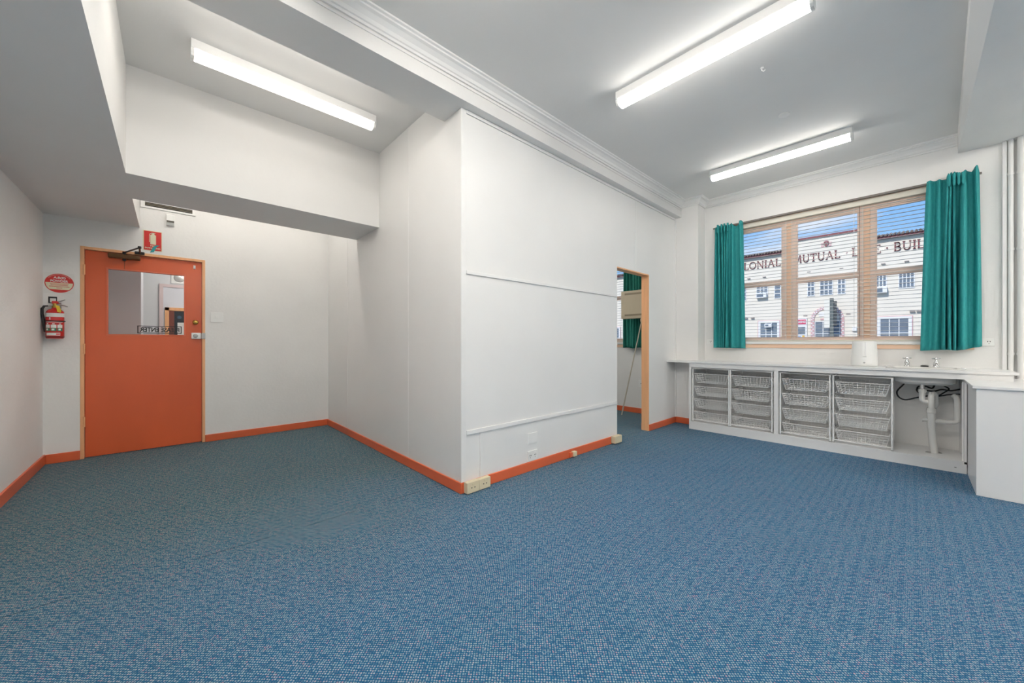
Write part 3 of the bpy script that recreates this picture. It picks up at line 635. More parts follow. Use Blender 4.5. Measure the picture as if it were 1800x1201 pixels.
# ------------------------------------------------------------------ curtains
def curtain(name, label, mt, top, bot, folds, ztop, zbot, yc, amp, group='teal curtains', nx=150, nz=36):
    """top/bot = (x0, x1); folds = list of (position 0..1, width, depth) ridges; ztop(s) the top edge"""
    v = []; f = []
    for j in range(nz + 1):
        q = j / nz
        for i in range(nx + 1):
            s = i / nx
            x0 = top[0] + (bot[0] - top[0]) * q ** .8; x1 = top[1] + (bot[1] - top[1]) * q ** .8
            x = x0 + (x1 - x0) * s
            y = 0
            for (c, w, d) in folds:
                cc = c + .012 * math.sin(q * 4 + c * 20)
                ww = w * (.8 + .45 * q)
                t = (s - cc) / ww
                y -= d * math.exp(-t * t * 2.2) * (.85 + .3 * math.sin(q * 3 + c * 9))
                x += .25 * d * t * math.exp(-t * t * 2) * (1 if q > .08 else .4)
            y *= amp * (.85 + .35 * q)
            z0 = ztop(s); zb = zbot(s)
            v.append((x, yc + y, z0 + (zb - z0) * q))
    n = nx + 1
    f = [(j * n + i, j * n + i + 1, (j + 1) * n + i + 1, (j + 1) * n + i) for j in range(nz) for i in range(nx)]
    r = root(name, ((top[0] + top[1]) / 2, yc, min(p[2] for p in v)), label, 'curtain', group)
    MB().add(v, f).build('drape', mt, r, smooth=True, solid=.003)
    return r
def lerp_pts(pts):
    def g(s):
        for (a, za), (b, zb) in zip(pts[:-1], pts[1:]):
            if s <= b: return za + (zb - za) * (s - a) / (b - a)
        return pts[-1][1]
    return g
c1 = curtain('curtain', 'narrow teal curtain at the left of the big window', M_curt, (-1.835, -1.497), (-1.845, -1.470),
        [(.06, .07, .04), (.215, .024, .085), (.30, .020, .09), (.38, .020, .09), (.47, .022, .09), (.64, .085, .055), (.93, .075, .07)],
        lerp_pts([(0, 2.694), (.2, 2.690), (.22, 2.704), (.5, 2.700), (.62, 2.712), (.68, 2.678), (.78, 2.66), (.9, 2.70), (.96, 2.716), (1, 2.70)]), lerp_pts([(0, 1.062), (1, 1.056)]), YW - .055, 1.0)
c2 = curtain('curtain', 'wide teal curtain at the right of the big window', M_curt, (.093, .415), (.052, .430),
        [(.05, .09, .05), (.26, .07, .05), (.40, .028, .09), (.475, .022, .10), (.55, .020, .095), (.70, .075, .09), (.93, .045, .07)],
        lerp_pts([(0, 2.706), (.38, 2.690), (.42, 2.735), (.60, 2.742), (.66, 2.70), (.74, 2.735), (.86, 2.715), (.97, 2.765), (1, 2.70)]), lerp_pts([(0, 1.050), (.45, 1.062), (.62, 1.056), (1, 1.096)]), YW - .065, 1.0)
# pinched heading tapes
for c, xs, ys in ((c1, (-1.78, -1.735, -1.70, -1.66), YW - .115), (c2, (.232, .262, .290, .316), YW - .135)):
    for x in xs:
        MB().lathe([(.004, 2.600), (.011, 2.625), (.008, 2.650), (.013, 2.700), (.010, 2.712)], (x, ys, 0), seg=10).build('pinch_pleat', M_curt, c, smooth=True)
curtain('curtain', 'dark green curtain in the next room behind the beige panel', M_curt2, (-3.205, -2.72), (-3.20, -2.70),
        [(.03 + .105 * k, .045, .055) for k in range(10)], lambda s: 2.70, lambda s: 1.045 + .006 * math.sin(s * 14), YW - .06, 1.0, group=None, nx=120)

# ------------------------------------------------------------------ next room: panel on a tripod
pn = root('panel_stand', (-2.77, 5.22, 0), 'beige slotted panel on slanted thin legs in the next room', 'panel stand')
MB().box(-3.095, -2.46, 5.18, 5.26, 1.498, 1.925).build('panel', M_beige, pn, bevel=.006)
MB().box(-3.03, -2.52, 5.176, 5.18, 1.862, 1.890).build('upper_slot', M_beige_d, pn); MB().box(-3.03, -2.52, 5.176, 5.18, 1.540, 1.566).build('lower_slot', M_beige_d, pn)
MB().lathe([(.02, 1.44), (.025, 1.47), (.02, 1.50)], (-2.765, 5.215, 0), seg=14).build('hub', M_beige, pn, smooth=True)
for fx, fy in ((-3.078, 5.17), (-2.45, 5.17), (-2.76, 5.42)):
    MB().tube([(-2.765, 5.215, 1.475), (fx, fy, .006)], [.008, .010], 8).build('leg', mat('cream_metal', (.66, .60, .50), .4), pn)

# ------------------------------------------------------------------ bench, baskets, sink
YF, ZT = 5.00, .888
sx0, sx1, sy0, sy1 = -.140, .280, 5.09, 5.42          # sink cut-out
wt = root('worktop', (-.85, 5.26, .866), 'long white worktop under the window with the sink in it', 'worktop')
m = MB(); a, b_ = XP + .002, .580
m.box(a, -1.984, YF, 5.285, .866, ZT); m.box(-1.984, sx0, YF, YW, .866, ZT); m.box(sx1, b_, YF, YW, .866, ZT); m.box(sx0, sx1, YF, sy0, .866, ZT); m.box(sx0, sx1, sy1, YW, .866, ZT)
m.build('top', M_lam, wt)
MB().box(-1.999, .555, YF + .020, YF + .040, .812, .866).build('fascia', M_lam, wt)
MB().box(-1.984, .545, YW - .012, YW, ZT, ZT + .010).build('sealant_strip', M_trim, wt)
bs = root('bench_base', (-.84, 5.27, 0), 'white open bench carcass holding the wire basket units', 'bench')
box('side_panel', M_lam, bs, -1.999, -1.975, YF + .02, YW, 0, .812); box('side_panel', M_lam, bs, .300, .314, YF + .02, YW, .102, .788)
box('plinth', M_lam, bs, -1.975, .314, YF + .02, YF + .038, 0, .082)
box('shelf', M_lam, bs, -1.975, .300, YF + .016, YW, .082, .102)
box('divider', M_lam, bs, -1.068, -1.026, YF + .022, YW, .102, .812)
box('post', M_trim, bs, .289, .299, 5.06, 5.075, .102, .788)
box('cleat', M_lam, bs, -1.975, -1.068, YF + .04, YF + .06, .800, .812)
box('bolt', M_steel, bs, .245, .257, YF + .017, YF + .02, .040, .050)

def basket_meshes():
    w2, dep = .197, .46
    fm = MB(); r = .0080; z0, z1 = .0, .682
    for y in (0, dep):
        fm.tube([(-.212, y, z0), (-.212, y, z1), (.212, y, z1), (.212, y, z0)], r, 6)
    fm.tube([(-.212, 0, .022), (.212, 0, .022)], .0055, 6)
    for x in (-.212, .212):
        for z in (.12, .285, .45, .615): fm.tube([(x, 0, z), (x, dep, z)], .004, 5)
        fm.tube([(x, 0, z1), (x, dep, z1)], .005, 5); fm.tube([(x, 0, .02), (x, dep, .02)], .005, 5)
    bk = MB(); h = .118; ww = .0025; tp = .86
    def rim(y0, y1, w, z, rad): bk.tube([(-w, y0, z), (w, y0, z), (w, y1, z), (-w, y1, z), (-w, y0, z)], rad, 5)
    rim(.004, dep - .01, w2, h, .0034)
    nh = 5
    for k in range(nh):
        q = k / nh; w = w2 * (tp + (1 - tp) * q); yy = .030 * (1 - q)
        rim(.004 + yy, dep - .01 - yy, w, h * q, ww if k else .0026)
    nv = 12
    for k in range(nv + 1):
        t = -1 + 2 * k / nv
        bk.tube([(t * w2, .004, h), (t * w2 * tp, .034, 0), (t * w2 * tp, dep - .04, 0), (t * w2, dep - .01, h)], ww, 4, False)
        y = .034 + (dep - .074) * k / nv; yt = .004 + (dep - .014) * k / nv
        bk.tube([(-w2, yt, h), (-w2 * tp, y, 0), (w2 * tp, y, 0), (w2, yt, h)], ww, 4, False)
    return fm, bk
fm, bk = basket_meshes()
def basket_unit(x, label):
    r = root('wire_basket_unit', (x, YF + .03, .110), label, 'basket unit', 'wire basket units under the bench')
    return r
labs = ['leftmost wire basket unit under the bench beside the side panel', 'second wire basket unit just left of the bench divider',
        'third wire basket unit just right of the bench divider', 'rightmost wire basket unit next to the sink pipes']
xs = [-1.742, -1.300, -.797, -.346]
u0 = basket_unit(xs[0], labs[0])
def place(mb, name, mt, par, dz=0):
    o = ORIGIN[par.name]; mb2 = MB(); mb2.v = [(v[0] + o.x, v[1] + o.y, v[2] + o.z + dz) for v in mb.v]; mb2.f = mb.f
    return mb2.build(name, mt, par)
place(fm, 'frame', M_wire, u0)
bk0 = place(bk, 'wire_basket', M_wire, u0, .500)
for z in (.335, .170, .006):
    c = bk0.copy(); COL.objects.link(c); c.location.z = z - .500
for sx in (-.212, .212):
    box('foot_cap', M_steel, u0, xs[0] + sx - .008, xs[0] + sx + .008, YF + .022, YF + .038, .102, .112)
for x, lb in zip(xs[1:], labs[1:]):
    c = copy_tree(u0, None, (x - xs[0], 0, 0)); c['label'] = lb

# sink
sk = root('sink', (.06, 5.25, .75), 'white enamel sink basin hanging below the worktop', 'sink')
m = MB(); rings = []
def ring(cx, cy, hx, hy, z, n=40, p=4.0):
    o = []
    for k in range(n):
        t = 2 * PI * k / n; c, s = math.cos(t), math.sin(t)
        o.append((cx + hx * math.copysign(abs(c) ** (2 / p), c), cy + hy * math.copysign(abs(s) ** (2 / p), s), z))
    return o
cx, cyy = .070, 5.255
R_ = [ring(cx, cyy, .250, .205, .889), ring(cx, cyy, .248, .203, .894), ring(cx, cyy, .205, .160, .893), ring(cx, cyy, .198, .152, .880), ring(cx, cyy, .190, .145, .770), ring(cx, cyy, .15, .115, .750), ring(cx, cyy, .03, .03, .744),
      ring(cx, cyy, .03, .03, .736), ring(cx, cyy, .155, .12, .738), ring(cx, cyy, .196, .151, .762), ring(cx, cyy, .205, .158, .865), ring(cx, cyy, .2055, .1585, .887)]
vs = [p for r in R_ for p in r]; n = 40
m.add(vs, [(i * n + k, i * n + (k + 1) % n, (i + 1) * n + (k + 1) % n, (i + 1) * n + k) for i in range(len(R_) - 1) for k in range(n)] + [((len(R_) - 1) * n + k, (len(R_) - 1) * n + (k + 1) % n, (k + 1) % n, k) for k in range(n)])
m.build('basin', M_enamel, sk, smooth=True)
rg = ring(cx, cyy, .2515, .2065, .8885); m = MB(); m.tube(rg + [rg[0]], .0022, 5); m.build('rim_seal', mat('grey_sealant', (.25, .25, .24), .6), sk)
MB().lathe([(.034, .734), (.036, .742), (.030, .747)], (cx, cyy, 0)).build('waste_flange', M_chrome, sk, smooth=True)
pl = MB().lathe([(.026, .8945), (.028, .898), (.026, .906), (.012, .909)], (.077, 5.435, 0), seg=20).build('sink_plug', M_black, None, smooth=True); tag(pl, 'black rubber plug on the sink rim between the taps', 'plug')
def tap(x, label):
    y, z = 5.442, .8945
    r = root('tap', (x, y, z), label, 'tap', 'chrome taps')
    MB().lathe([(.024, z), (.024, z + .004), (.019, z + .010), (.021, z + .020), (.019, z + .040), (.012, z + .055), (.009, z + .066), (.011, z + .070)], (x, y, 0), seg=20).build('body', M_chrome, r, smooth=True)
    m = MB(); h = z + .078
    m.lathe([(.010, h - .010), (.012, h), (.009, h + .010), (.003, h + .013)], (x, y, 0), seg=14)
    for a in range(4):
        t = a * PI / 2 + .35; m.tube([(x, y, h), (x + math.cos(t) * .030, y + math.sin(t) * .030, h + .002)], [.0045, .0065], 8)
    m.build('cross_handle', M_chrome, r, smooth=True)
    m = MB().tube([(x, y - .015, z + .030), (x, y - .05, z + .034), (x, y - .075, z + .026), (x, y - .080, z + .012)], [.009, .009, .009, .008], 10); m.build('spout', M_chrome, r, smooth=True)
tap(-.041, 'chrome cross handle tap on the left of the sink'); tap(.153, 'chrome cross handle tap on the right of the sink')

# white tapered appliance on the worktop
hx, hy = -.342, 5.285
hm = root('humidifier', (hx, hy, ZT), 'white tapered humidifier standing on the worktop', 'humidifier')
L = lambda pr: MB().lathe(pr, (hx, hy, 0), seg=40)
L([(.096, ZT + .002), (.100, ZT + .006), (.103, ZT + .020), (.103, ZT + .028)]).build('base', M_plastic, hm, smooth=True)
L([(.104, ZT + .028), (.1045, ZT + .05), (.102, ZT + .10), (.092, ZT + .245), (.090, ZT + .252), (.084, ZT + .255)]).build('tank', M_plastic, hm, smooth=True)
L([(.083, ZT + .255), (.083, ZT + .2575), (.02, ZT + .258)]).build('lid', M_trim, hm, smooth=True)
ang = math.atan2(0 - hy, 0 - hx)
def tankpt(z, off, side=0):
    rr = .1045 - (.0125) * ((z - .05) / .195) + off; a = ang + side
    return (hx + math.cos(a) * rr, hy + math.sin(a) * rr, ZT + z)
MB().tube([tankpt(.100, -.0015, .09), tankpt(.165, -.001, .09), tankpt(.248, -.002, .09)], .0035, 6).build('level_strip', mat('clear_strip', (.9, .9, .9), .1), hm)
MB().tube([tankpt(.097, -.0004, -.10), tankpt(.097, -.0004, .16)], .003, 5).build('logo_mark', M_steel, hm)
MB().lathe([(.008, -.002), (.009, .002), (.004, .003)], (0, 0, 0), seg=14).build('button', M_steel, hm)
bt = [o for o in hm.children if o.name.startswith('button')][0]
for v in bt.data.vertices:
    a, b2, c = v.co + ORIGIN[hm.name]; q = Vector(tankpt(.040, c, .0)); t = Vector((-math.sin(ang), math.cos(ang), 0))
    v.co = q + t * a + Vector((0, 0, b2)) - ORIGIN[hm.name]

# drain pipes
dp = root('drain_pipe', (.120, 5.25, .102), 'white plastic drain pipes and trap under the sink', 'pipe')
yq = 5.25
def P(u, v, Y=yq): return at_y(u, v, Y)
MB().tube([(.06, yq, .738), (.06, yq, .665)], .017, 12).build('tail_pipe', M_chrome, dp, smooth=True)
MB().lathe([(.026, .660), (.028, .668), (.028, .684), (.022, .690)], (.06, yq, 0), seg=18).build('union_nut', M_pvc, dp, smooth=True)
p0 = P(1637, 700)
MB().tube([(.06, yq, .672), (.06, yq, .600), (.062, yq, .588), (.072, yq, .576), (.090, yq, .572), (.116, yq, .571)], .021, 14).build('trap_bend', M_pvc, dp, smooth=True)
MB().tube([(.117, yq - .01, .50), (.117, yq - .01, .630), (.120, yq + .004, .648), (.134, yq + .03, .650), (.142, yq + .045, .636), (.143, yq + .05, .56), (.143, yq + .05, .54), (.13, yq + .04, .52)], .022, 14).build('trap_bend', M_pvc, dp, smooth=True)
MB().lathe([(.027, .470), (.032, .474), (.032, .505), (.028, .510), (.028, .520)], (.117, yq - .01, 0), seg=18).build('coupling', M_pvc, dp, smooth=True)
MB().lathe([(.028, .330), (.028, .470)], (.118, yq - .01, 0), seg=18).build('tee', M_pvc, dp, smooth=True)
MB().tube([(.120, yq - .01, .40), (.064, yq - .01, .406)], .020, 14).tube([(.072, yq - .01, .405), (.060, yq - .01, .406)], .024, 14).build('clean_out_cap', M_pvc, dp, smooth=True)
MB().tube([(.119, yq - .01, .335), (.126, yq - .006, .20), (.136, yq, .102)], [.026, .026, .027], 16).build('stack', M_pvc, dp, smooth=True)
MB().tube([(.120, yq - .01, .400), (.150, yq, .398), (.235, yq + .03, .394), (.258, yq + .035, .398), (.272, yq + .035, .412), (.276, yq + .035, .435), (.276, yq + .035, .60), (.270, yq + .04, .625), (.255, yq + .06, .64)], .0205, 14).build('branch_pipe', M_pvc, dp, smooth=True)
for x, y in ((.097, yq - .03), (.165, yq + .01)): MB().lathe([(.020, .102), (.016, .107), (.006, .112)], (x, y, 0), seg=12).build('pipe_flange', M_steel, dp)
def hose(label, pts, r=.0065):
    # smooth the control points
    pts = [Vector(p) for p in pts]; out = []
    for i in range(len(pts) - 1):
        a = pts[max(i - 1, 0)]; b = pts[i]; c = pts[i + 1]; d = pts[min(i + 2, len(pts) - 1)]
        for k in range(6):
            t = k / 6; out.append(.5 * ((2 * b) + (c - a) * t + (2 * a - 5 * b + 4 * c - d) * t * t + (3 * b - a - 3 * c + d) * t ** 3))
    out.append(pts[-1])
    tag(MB().tube(out, r, 8).build('water_hose', M_black, None, smooth=True), label, 'hose', 'black hoses under the sink')
hose('black hose looping out to the left under the sink', [(-.041, 5.43, .760), P(1588, 676, 5.42), P(1577, 688, 5.40), P(1580, 698, 5.39), P(1592, 703, 5.39), P(1612, 699, 5.40), P(1634, 696, 5.42), P(1650, 697, 5.43)])
hose('upper black hose running right from the trap', [P(1614, 690, 5.34), P(1613, 684, 5.36), P(1640, 688, 5.40), P(1655, 685, 5.42), P(1672, 687, 5.42), P(1690, 684, 5.44), (.296, 5.46, .688)])
hose('lower black hose running right to the side panel', [P(1642, 698, 5.36), P(1655, 696, 5.38), P(1668, 694, 5.40), P(1686, 693, 5.43), (.296, 5.45, .640)], .006)
hose('black hose rising to the right hand tap', [P(1650, 696, 5.44), P(1660, 690, 5.44), P(1668, 684, 5.44), (.200, 5.452, .72), (.153, 5.455, .79), (.153, 5.452, .86)], .006)
hose('short black hose crossing behind the chrome tail pipe', [P(1612, 686, 5.33), P(1614, 680, 5.34), P(1626, 679, 5.36), P(1640, 682, 5.40), (.153, 5.44, .80)], .007)

# end cabinet
ec_ = root('end_cabinet', (.95, 4.95, 0), 'plain white cabinet at the right edge with overhanging top', 'cabinet')
MB().box(.318, 1.60, 4.385, YW - .005, 0, .790).build('body', M_lam, ec_, bevel=.002)
MB().prism([(.299, 4.368), (.299, YW - .005), (1.60, YW - .005), (1.60, 4.368)], lambda x, y: (x, y, .790), lambda x, y: (x, y, .812)).build('top', M_lam, ec_, bevel=.003)

# wall pipes at the right
for nm, x, r, lb in (('wall_pipe', .592, .0165, 'thin white vertical pipe nearer the curtain'), ('wall_pipe', .650, .026, 'thicker white vertical pipe at the right edge')):
    pr = root(nm, (x, YW - .04, .812), lb, 'pipe', 'white wall pipes')
    y = YW - r - .012
    MB().tube([(x, y, .812), (x, y, 2.936)], r, 16).build('pipe', M_trim, pr, smooth=True)
    for z in (1.02, 2.62, 1.95): MB().lathe([(r + .004, z), (r + .004, z + .022)], (x, y, 0), seg=16).build('clip', M_trim, pr, smooth=True)
    MB().box(x - .008, x + .008, y, YW, 1.023, 1.039).build('clip', M_trim, pr)

# ------------------------------------------------------------------ street and building opposite
DB = 42.0; K = DB / 26.0
def bz(z): return EYE + (z - EYE) * K
struct(box('ground_street', M_asph, None, -60, 30, YW + .3, DB + 8, -.9, -.6), 'street between the two buildings')
bd = root('office_building', (-5, DB, -.6), 'cream two storey building across the street with maroon lettering', 'building')
wl_, wr_ = -40.0, 14.0
cx0_, cx1_ = -4.95 * K, -1.55 * K
def bbox(n, mt, x0, x1, z0, z1, d0, d1, par=None, bv=0): return box(n, mt, par or bd, x0, x1, DB - d1, DB - d0, z0, z1, bevel=bv)
bbox('wing_wall', M_facade, wl_, cx0_, -.6, bz(6.25), -3, 0); bbox('wing_wall', M_facade, cx1_, wr_, -.6, bz(6.25), -3, 0)
bbox('centre_wall', M_facade, cx0_, cx1_, -.6, bz(6.84), -3, .12)
bbox('coping', M_maroon, cx0_ - .1, cx1_ + .1, bz(6.84), bz(6.94), -3, .25)
for a, b in ((wl_, cx0_), (cx1_, wr_)):
    bbox('eave_fascia', M_maroon, a, b, bz(6.25), bz(6.35), -3, .30)
    m = MB(); x = a + .1
    while x < b - .1:
        m.tube([(x, DB - .42, bz(6.385)), (x, DB + 2.4, bz(6.78))], .085, 8); x += .235
    o = m.build('roof_tiles', M_tile, bd, smooth=True); o['kind'] = 'stuff'
    MB().prism([(DB - .35, bz(6.35)), (DB + 2.5, bz(6.35)), (DB + 2.5, bz(6.74))], lambda y, z: (a, y, z), lambda y, z: (b, y, z)).build('roof_slope', M_tile, bd)

# serif letters, each one a piece of its own
TK, TN = .125, .06
def arcp(cx, cy, rx, ry, a0, a1, n=14): return [(cx + rx * math.cos(math.radians(a0 + (a1 - a0) * i / n)), cy + ry * math.sin(math.radians(a0 + (a1 - a0) * i / n))) for i in range(n + 1)]
def st(x, y0, y1, t=TK): return ([(x, y0), (x, y1)], t)
def sf(x, y, w=.2): return ([(x - w / 2, y), (x + w / 2, y)], .05)
G = {
 'I': (.34, [st(.17, 0, 1), sf(.17, .025, .32), sf(.17, .975, .32)]),
 'L': (.72, [st(.17, 0, 1), ([(.05, .035), (.68, .035)], TN), ([(.67, 0), (.67, .22)], .06), sf(.17, .975, .32)]),
 'T': (.86, [st(.43, 0, 1), ([(.03, .965), (.83, .965)], TN), ([(.04, 1), (.04, .78)], .06), ([(.82, 1), (.82, .78)], .06), sf(.43, .025, .34)]),
 'E': (.72, [st(.17, 0, 1), ([(.05, .035), (.68, .035)], TN), ([(.05, .965), (.64, .965)], TN), ([(.17, .52), (.52, .52)], TN), ([(.67, 0), (.67, .22)], .06), ([(.63, 1), (.63, .80)], .06)]),
 'F': (.68, [st(.17, 0, 1), ([(.05, .965), (.64, .965)], TN), ([(.17, .52), (.50, .52)], TN), ([(.63, 1), (.63, .80)], .06), sf(.17, .025, .34)]),
 'N': (1.0, [([(.15, 0), (.15, 1)], TN), ([(.15, 1), (.85, 0)], TK), ([(.85, 0), (.85, 1)], TN), sf(.15, .025, .26), sf(.12, .975, .24), sf(.85, .975, .26)]),
 'M': (1.2, [([(.14, 0), (.22, 1)], TN), ([(.22, 1), (.60, .08)], TK), ([(.60, .08), (.98, 1)], TN), ([(.98, 1), (1.06, 0)], TK), sf(.14, .025, .26), sf(1.06, .025, .28)]),
 'A': (1.0, [([(.12, 0), (.50, 1)], TN), ([(.50, 1), (.88, 0)], TK), ([(.26, .36), (.74, .36)], TN), sf(.12, .025, .26), sf(.88, .025, .28)]),
 'U': (.96, [([(.16, 1), (.16, .36)] + arcp(.48, .36, .32, .33, 180, 360), TK * .8), ([(.80, .36), (.80, 1)], TN), sf(.16, .975, .30), sf(.80, .975, .26)]),
 'O': (1.06, [(arcp(.53, .5, .44, .47, 0, 360, 28), TK * .75)]),
 'C': (1.0, [(arcp(.54, .5, .44, .47, 45, 315, 22), TK * .75), ([(.85, .68), (.85, .96)], .06)]),
 'G': (1.06, [(arcp(.54, .5, .44, .47, 45, 320, 22), TK * .75), ([(.85, .70), (.85, .96)], .06), st(.87, .10, .45, TK * .9), sf(.85, .45, .30)]),
 'D': (1.0, [st(.17, 0, 1), (arcp(.42, .5, .46, .465, -90, 90), TK * .7), ([(.05, .035), (.42, .035)], TN), ([(.05, .965), (.42, .965)], TN)]),
 'B': (.82, [st(.17, 0, 1), (arcp(.45, .26, .27, .225, -90, 90), TK * .7), (arcp(.42, .74, .24, .225, -90, 90), TK * .7), ([(.05, .035), (.45, .035)], TN), ([(.05, .965), (.42, .965)], TN), ([(.17, .50), (.45, .50)], TN)]),
 '.': (.22, [([(.03, .5), (.19, .5)], .16)]),
}
ZB, HL = bz(5.59), .43 * K
def word(s, x0, x1):
    gap = .10; tot = sum(G[c][0] for c in s) + gap * (len(s) - 1); k = (x1 - x0) / tot; x = x0
    for c in s:
        w, strokes = G[c]; m = MB(); d0 = .14 if cx0_ < x < cx1_ else .02
        for pts, t in strokes:
            for (ax, ay), (bx_, by) in zip(pts[:-1], pts[1:]):
                A = Vector((ax * k, ay * HL)); B = Vector((bx_ * k, by * HL)); d = (B - A)
                if d.length < 1e-6: continue
                nn = Vector((-d.y, d.x)).normalized() * t * HL / 2; e = d.normalized() * (.012 if len(pts) > 3 else 0)
                poly = [A - e + nn, B + e + nn, B + e - nn, A - e - nn]
                m.prism([(p.x, p.y) for p in poly], lambda a, b, X=x: (X + a, DB - d0, ZB + b), lambda a, b, X=x: (X + a, DB - d0 - .05, ZB + b))
        m.build('letter', M_maroon, bd); x += (w + gap) * k
word('COLONIAL', -7.86 * K, -5.20 * K); word('.', -4.93 * K, -4.86 * K); word('MUTUAL', -4.60 * K, -2.60 * K); word('.', -2.37 * K, -2.30 * K)
word('LIFE', -2.15 * K, -1.08 * K); word('.', -.90 * K, -.83 * K); word('BUILDING', -.64 * K, 1.58 * K)

def fwindow(x0, x1, z0, z1, cols=2, rows=2, d=0.0, ac=None, hood=True, frame=M_fwhite, surround=False):
    x0, x1, z0, z1 = x0 * K, x1 * K, bz(z0), bz(z1)
    w = bbox('facade_window', M_fwin, x0, x1, z0, z1, d - .02, d + .01)
    m = MB(); t = .055
    for i in range(cols + 1):
        x = x0 + (x1 - x0) * i / cols; m.box(x - t / 2, x + t / 2, DB - d - .05, DB - d - .01, z0, z1)
    for j in range(rows + 1):
        z = z0 + (z1 - z0) * j / rows; m.box(x0, x1, DB - d - .048, DB - d - .012, z - t / 2, z + t / 2)
    m.build('glazing_bars', frame, w)
    if surround:
        m = MB(); s = .16
        for q in ((x0 - s, x1 + s, z1, z1 + s), (x0 - s, x0, z0, z1), (x1, x1 + s, z0, z1)): m.box(q[0], q[1], DB - d - .08, DB - d, q[2], q[3])
        m.build('surround', M_fwhite, w)
        m = MB(); e = .05
        for q in ((x0 - s - e, x1 + s + e, z1 + s, z1 + s + e), (x0 - s - e, x0 - s, z0, z1 + s), (x1 + s, x1 + s + e, z0, z1 + s)): m.box(q[0], q[1], DB - d - .07, DB - d, q[2], q[3])
        m.build('surround_line', M_pink, w)
    if hood:
        m = MB(); zz = bz(4.70)
        n = 4
        for i in range(n): m.box(x0 + (x1 - x0) * i / n, x0 + (x1 - x0) * (i + .7) / n, DB - d - .06, DB - d, zz, zz + .07)
        m.box(x0 - .02, x1 + .02, DB - d - .08, DB - d, zz + .07, zz + .10); m.build('vent_bricks', M_mould, w)
    if ac:
        a0, a1, b0, b1 = ac[0] * K, ac[1] * K, bz(ac[2]), bz(ac[3])
        u = bbox('air_conditioner', M_fwhite, a0, a1, b0, b1, d, d + .35, w)
        bbox('grille', M_fwin, a0 + .07, a1 - .25, b0 + .08, b1 - .08, d + .35, d + .36, w)
    return w
fwindow(-6.396, -5.83, 3.86, 4.56, 3, 3, ac=(-6.38, -5.86, 3.80, 4.08))
fwindow(-5.49, -5.20, 3.72, 4.50, 1, 3)
fwindow(-7.25, -6.95, 3.72, 4.50, 1, 3)
fwindow(-3.955, -3.66, 3.70, 4.47, 2, 3, d=.12); fwindow(-3.417, -2.90, 3.70, 4.48, 3, 3, d=.12); fwindow(-2.693, -2.40, 3.70, 4.48, 2, 3, d=.12)
fwindow(-1.265, -.89, 3.62, 4.50, 3, 3, ac=(-1.27, -.86, 3.58, 3.88)); fwindow(-.463, .043, 3.76, 4.50, 4, 3)
fwindow(.75, 1.3, 3.76, 4.50, 4, 3)
fwindow(-6.20, -5.35, .9, 2.30, 3, 2, hood=False, surround=True, ac=(-5.95, -5.6, 2.03, 2.24))
fwindow(-1.11, -.13, .9, 2.30, 3, 2, hood=False, surround=True)
for k in range(9):
    x = -9.2 - k * 1.45
    fwindow(x, x + .55, 3.76, 4.50, 3, 3); fwindow(x - .1, x + .75, .7, 2.25, 3, 2, hood=False, surround=True)
# arched entrance with chequered border
ax0, ax1 = -3.81 * K, -2.44 * K; axc = (ax0 + ax1) / 2; ro = (ax1 - ax0) / 2; ri = ro * .78; spring = bz(3.08) - ro
d0 = .12
def ringpoly(r0, r1, a0, a1, n=20): return [(axc + r1 * math.cos(math.radians(a0 + (a1 - a0) * i / n)), spring + r1 * math.sin(math.radians(a0 + (a1 - a0) * i / n))) for i in range(n + 1)] + [(axc + r0 * math.cos(math.radians(a1 - (a1 - a0) * i / n)), spring + r0 * math.sin(math.radians(a1 - (a1 - a0) * i / n))) for i in range(n + 1)]
ar = MB().prism(ringpoly(ri, ro, 0, 180), lambda x, z: (x, DB - d0, z), lambda x, z: (x, DB - d0 - .08, z))
ar.box(ax0, axc - ri, DB - d0 - .08, DB - d0, -.6, spring).box(axc + ri, ax1, DB - d0 - .08, DB - d0, -.6, spring)
ar = ar.build('entrance_arch', M_pink, bd)
rm = (ri + ro) / 2; ts = (ro - ri) * .19
for k in range(15):
    a = math.radians(6 + 12 * k)
    for s, dr in ((0, -.22), (1, .22)):
        aa = a + math.radians(6) * s; r = rm + dr * (ro - ri); x, z = axc + r * math.cos(aa), spring + r * math.sin(aa)
        MB().box(x - ts, x + ts, DB - d0 - .10, DB - d0 - .08, z - ts, z + ts).build('chequer_tile', M_fwhite, ar)
for k in range(10):
    for sx in (-1, 1):
        for s, dr in ((0, -.22), (.17, .22)):
            x = axc + sx * (rm + dr * (ro - ri)); z = spring - .17 - .34 * k - s
            MB().box(x - ts, x + ts, DB - d0 - .10, DB - d0 - .08, z - ts, z + ts).build('chequer_tile', M_fwhite, ar)
MB().prism([(axc + ri * math.cos(math.radians(a)), spring + ri * math.sin(math.radians(a))) for a in range(0, 181, 9)], lambda x, z: (x, DB - d0, z), lambda x, z: (x, DB - d0 - .02, z)).build('arch_infill', M_facade, ar)
bbox('arch_emblem', M_fwhite, axc - .55, axc - .12, bz(2.55), bz(2.80), d0 + .02, d0 + .05, ar); bbox('arch_emblem', M_pink, axc - .10, axc + .02, bz(2.45), bz(2.82), d0 + .02, d0 + .05, ar)
bbox('arch_band', M_pink, axc - .45, axc + .45, bz(2.36), bz(2.44), d0 + .02, d0 + .05, ar)
fwindow(-3.63, -2.62, .3, 2.27, 3, 3, d=.12, hood=False)
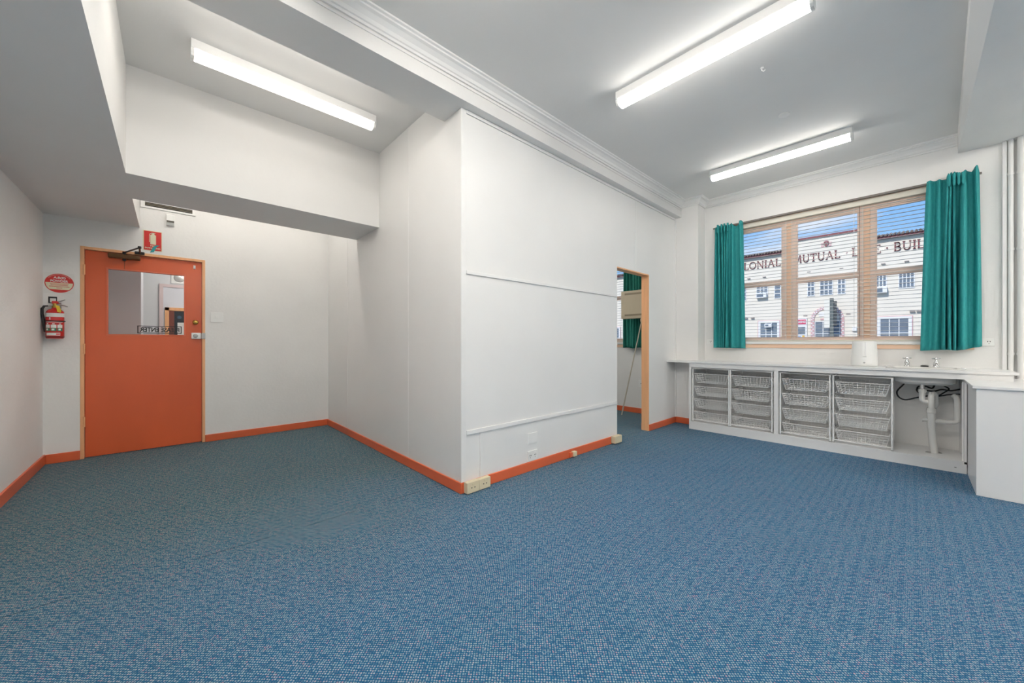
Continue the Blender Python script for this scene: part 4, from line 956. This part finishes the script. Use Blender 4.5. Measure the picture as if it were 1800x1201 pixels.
# crest on the parapet
cr = MB(); cxr, czr = -3.16 * K, bz(6.42)
cr.prism([(-.16, .24), (.16, .24), (.16, -.02), (0, -.26), (-.16, -.02)], lambda a, b: (cxr + a, DB - .12, czr + b), lambda a, b: (cxr + a, DB - .2, czr + b))
cr = cr.build('crest', M_maroon, bd)
for dx, dz in ((-.28, .08), (.28, .08), (-.25, -.14), (.25, -.14), (0, .33)): MB().box(cxr + dx - .09, cxr + dx + .09, DB - .16, DB - .12, czr + dz - .07, czr + dz + .07).build('crest_mantling', M_pink, cr)
MB().tube([(cxr - .08, DB - .21, czr - .16), (cxr - .10, DB - .21, czr + .08), (cxr + .02, DB - .21, czr + .16), (cxr + .09, DB - .21, czr + .02), (cxr + .06, DB - .21, czr - .16)], .03, 5).build('crest_figure', M_mould, cr)
# small dark vents, lease sign, blade sign
for x in (-6.95, -6.60, -4.05, -2.28, -.02, .2): bbox('wall_vent', M_mould, x * K - .14, x * K + .14, bz(2.60), bz(2.66), 0, .16)
for x in (-6.8, -6.0, -3.9, -2.55, -1.0, -.2): bbox('wall_vent', M_mould, x * K - .12, x * K + .12, bz(5.02), bz(5.06), 0, .16)
ls = root('lease_sign', (-4.40 * K, DB - .2, bz(1.2)), 'white lease sign with a red banner across the street', 'sign')
bbox('board', M_fwhite, -4.82 * K, -3.97 * K, bz(1.2), bz(2.50), .14, .22, ls)
rb = mat('lease_red', (.62, .03, .10), .5)
bbox('red_banner', rb, -4.80 * K, -4.02 * K, bz(2.16), bz(2.41), .22, .24, ls)
text('lettering', 'NOW LEASING', M_fwhite, ls, (-4.78 * K, DB - .245, bz(2.215)), (1, 0, 0), (0, 0, 1), .74 * K, .14 * K, .005)
bbox('photo_print', M_mould, -4.78 * K, -4.42 * K, bz(1.60), bz(1.95), .22, .235, ls); bbox('photo_print', mat('grey_photo', (.22, .26, .30), .5, var=.4, vscale=3), -4.38 * K, -4.05 * K, bz(1.60), bz(2.0), .22, .235, ls)
bbox('logo_print', mat('orange_print', (.75, .45, .05), .5), -4.18 * K, -4.08 * K, bz(1.42), bz(1.54), .22, .235, ls); bbox('logo_print', mat('blue_print', (.1, .3, .6), .5), -4.36 * K, -4.24 * K, bz(1.38), bz(1.48), .22, .235, ls)
bl = root('blade_sign', (-2.95 * K, DB - 1.2, bz(1.9)), 'cream and dark grey blade sign hung beside the arch', 'sign')
bbox('cream_panel', mat('blade_cream', (.80, .76, .66), .5), -3.18 * K, -2.95 * K, bz(1.92), bz(3.36), .9, 1.1, bl)
dk = mat('blade_grey_green', (.14, .16, .15), .6, var=.3, vscale=4)
bbox('dark_panel', dk, -2.95 * K, -2.80 * K, bz(1.4), bz(3.45), .9, 1.1, bl)
for k in range(8):
    z = 2.0 + .165 * k; bbox('louvre', mat('blade_dark', (.05, .055, .055), .6), -2.82 * K, -2.68 * K, bz(z), bz(z + .13), .85, 1.05, bl)
bbox('bracket', dk, -2.95 * K, -2.85 * K, bz(3.30), bz(3.36), .12, .9, bl)
bbox('letter_box', M_fwhite, -2.12 * K, -1.96 * K, bz(1.72), bz(1.95), .12, .25)
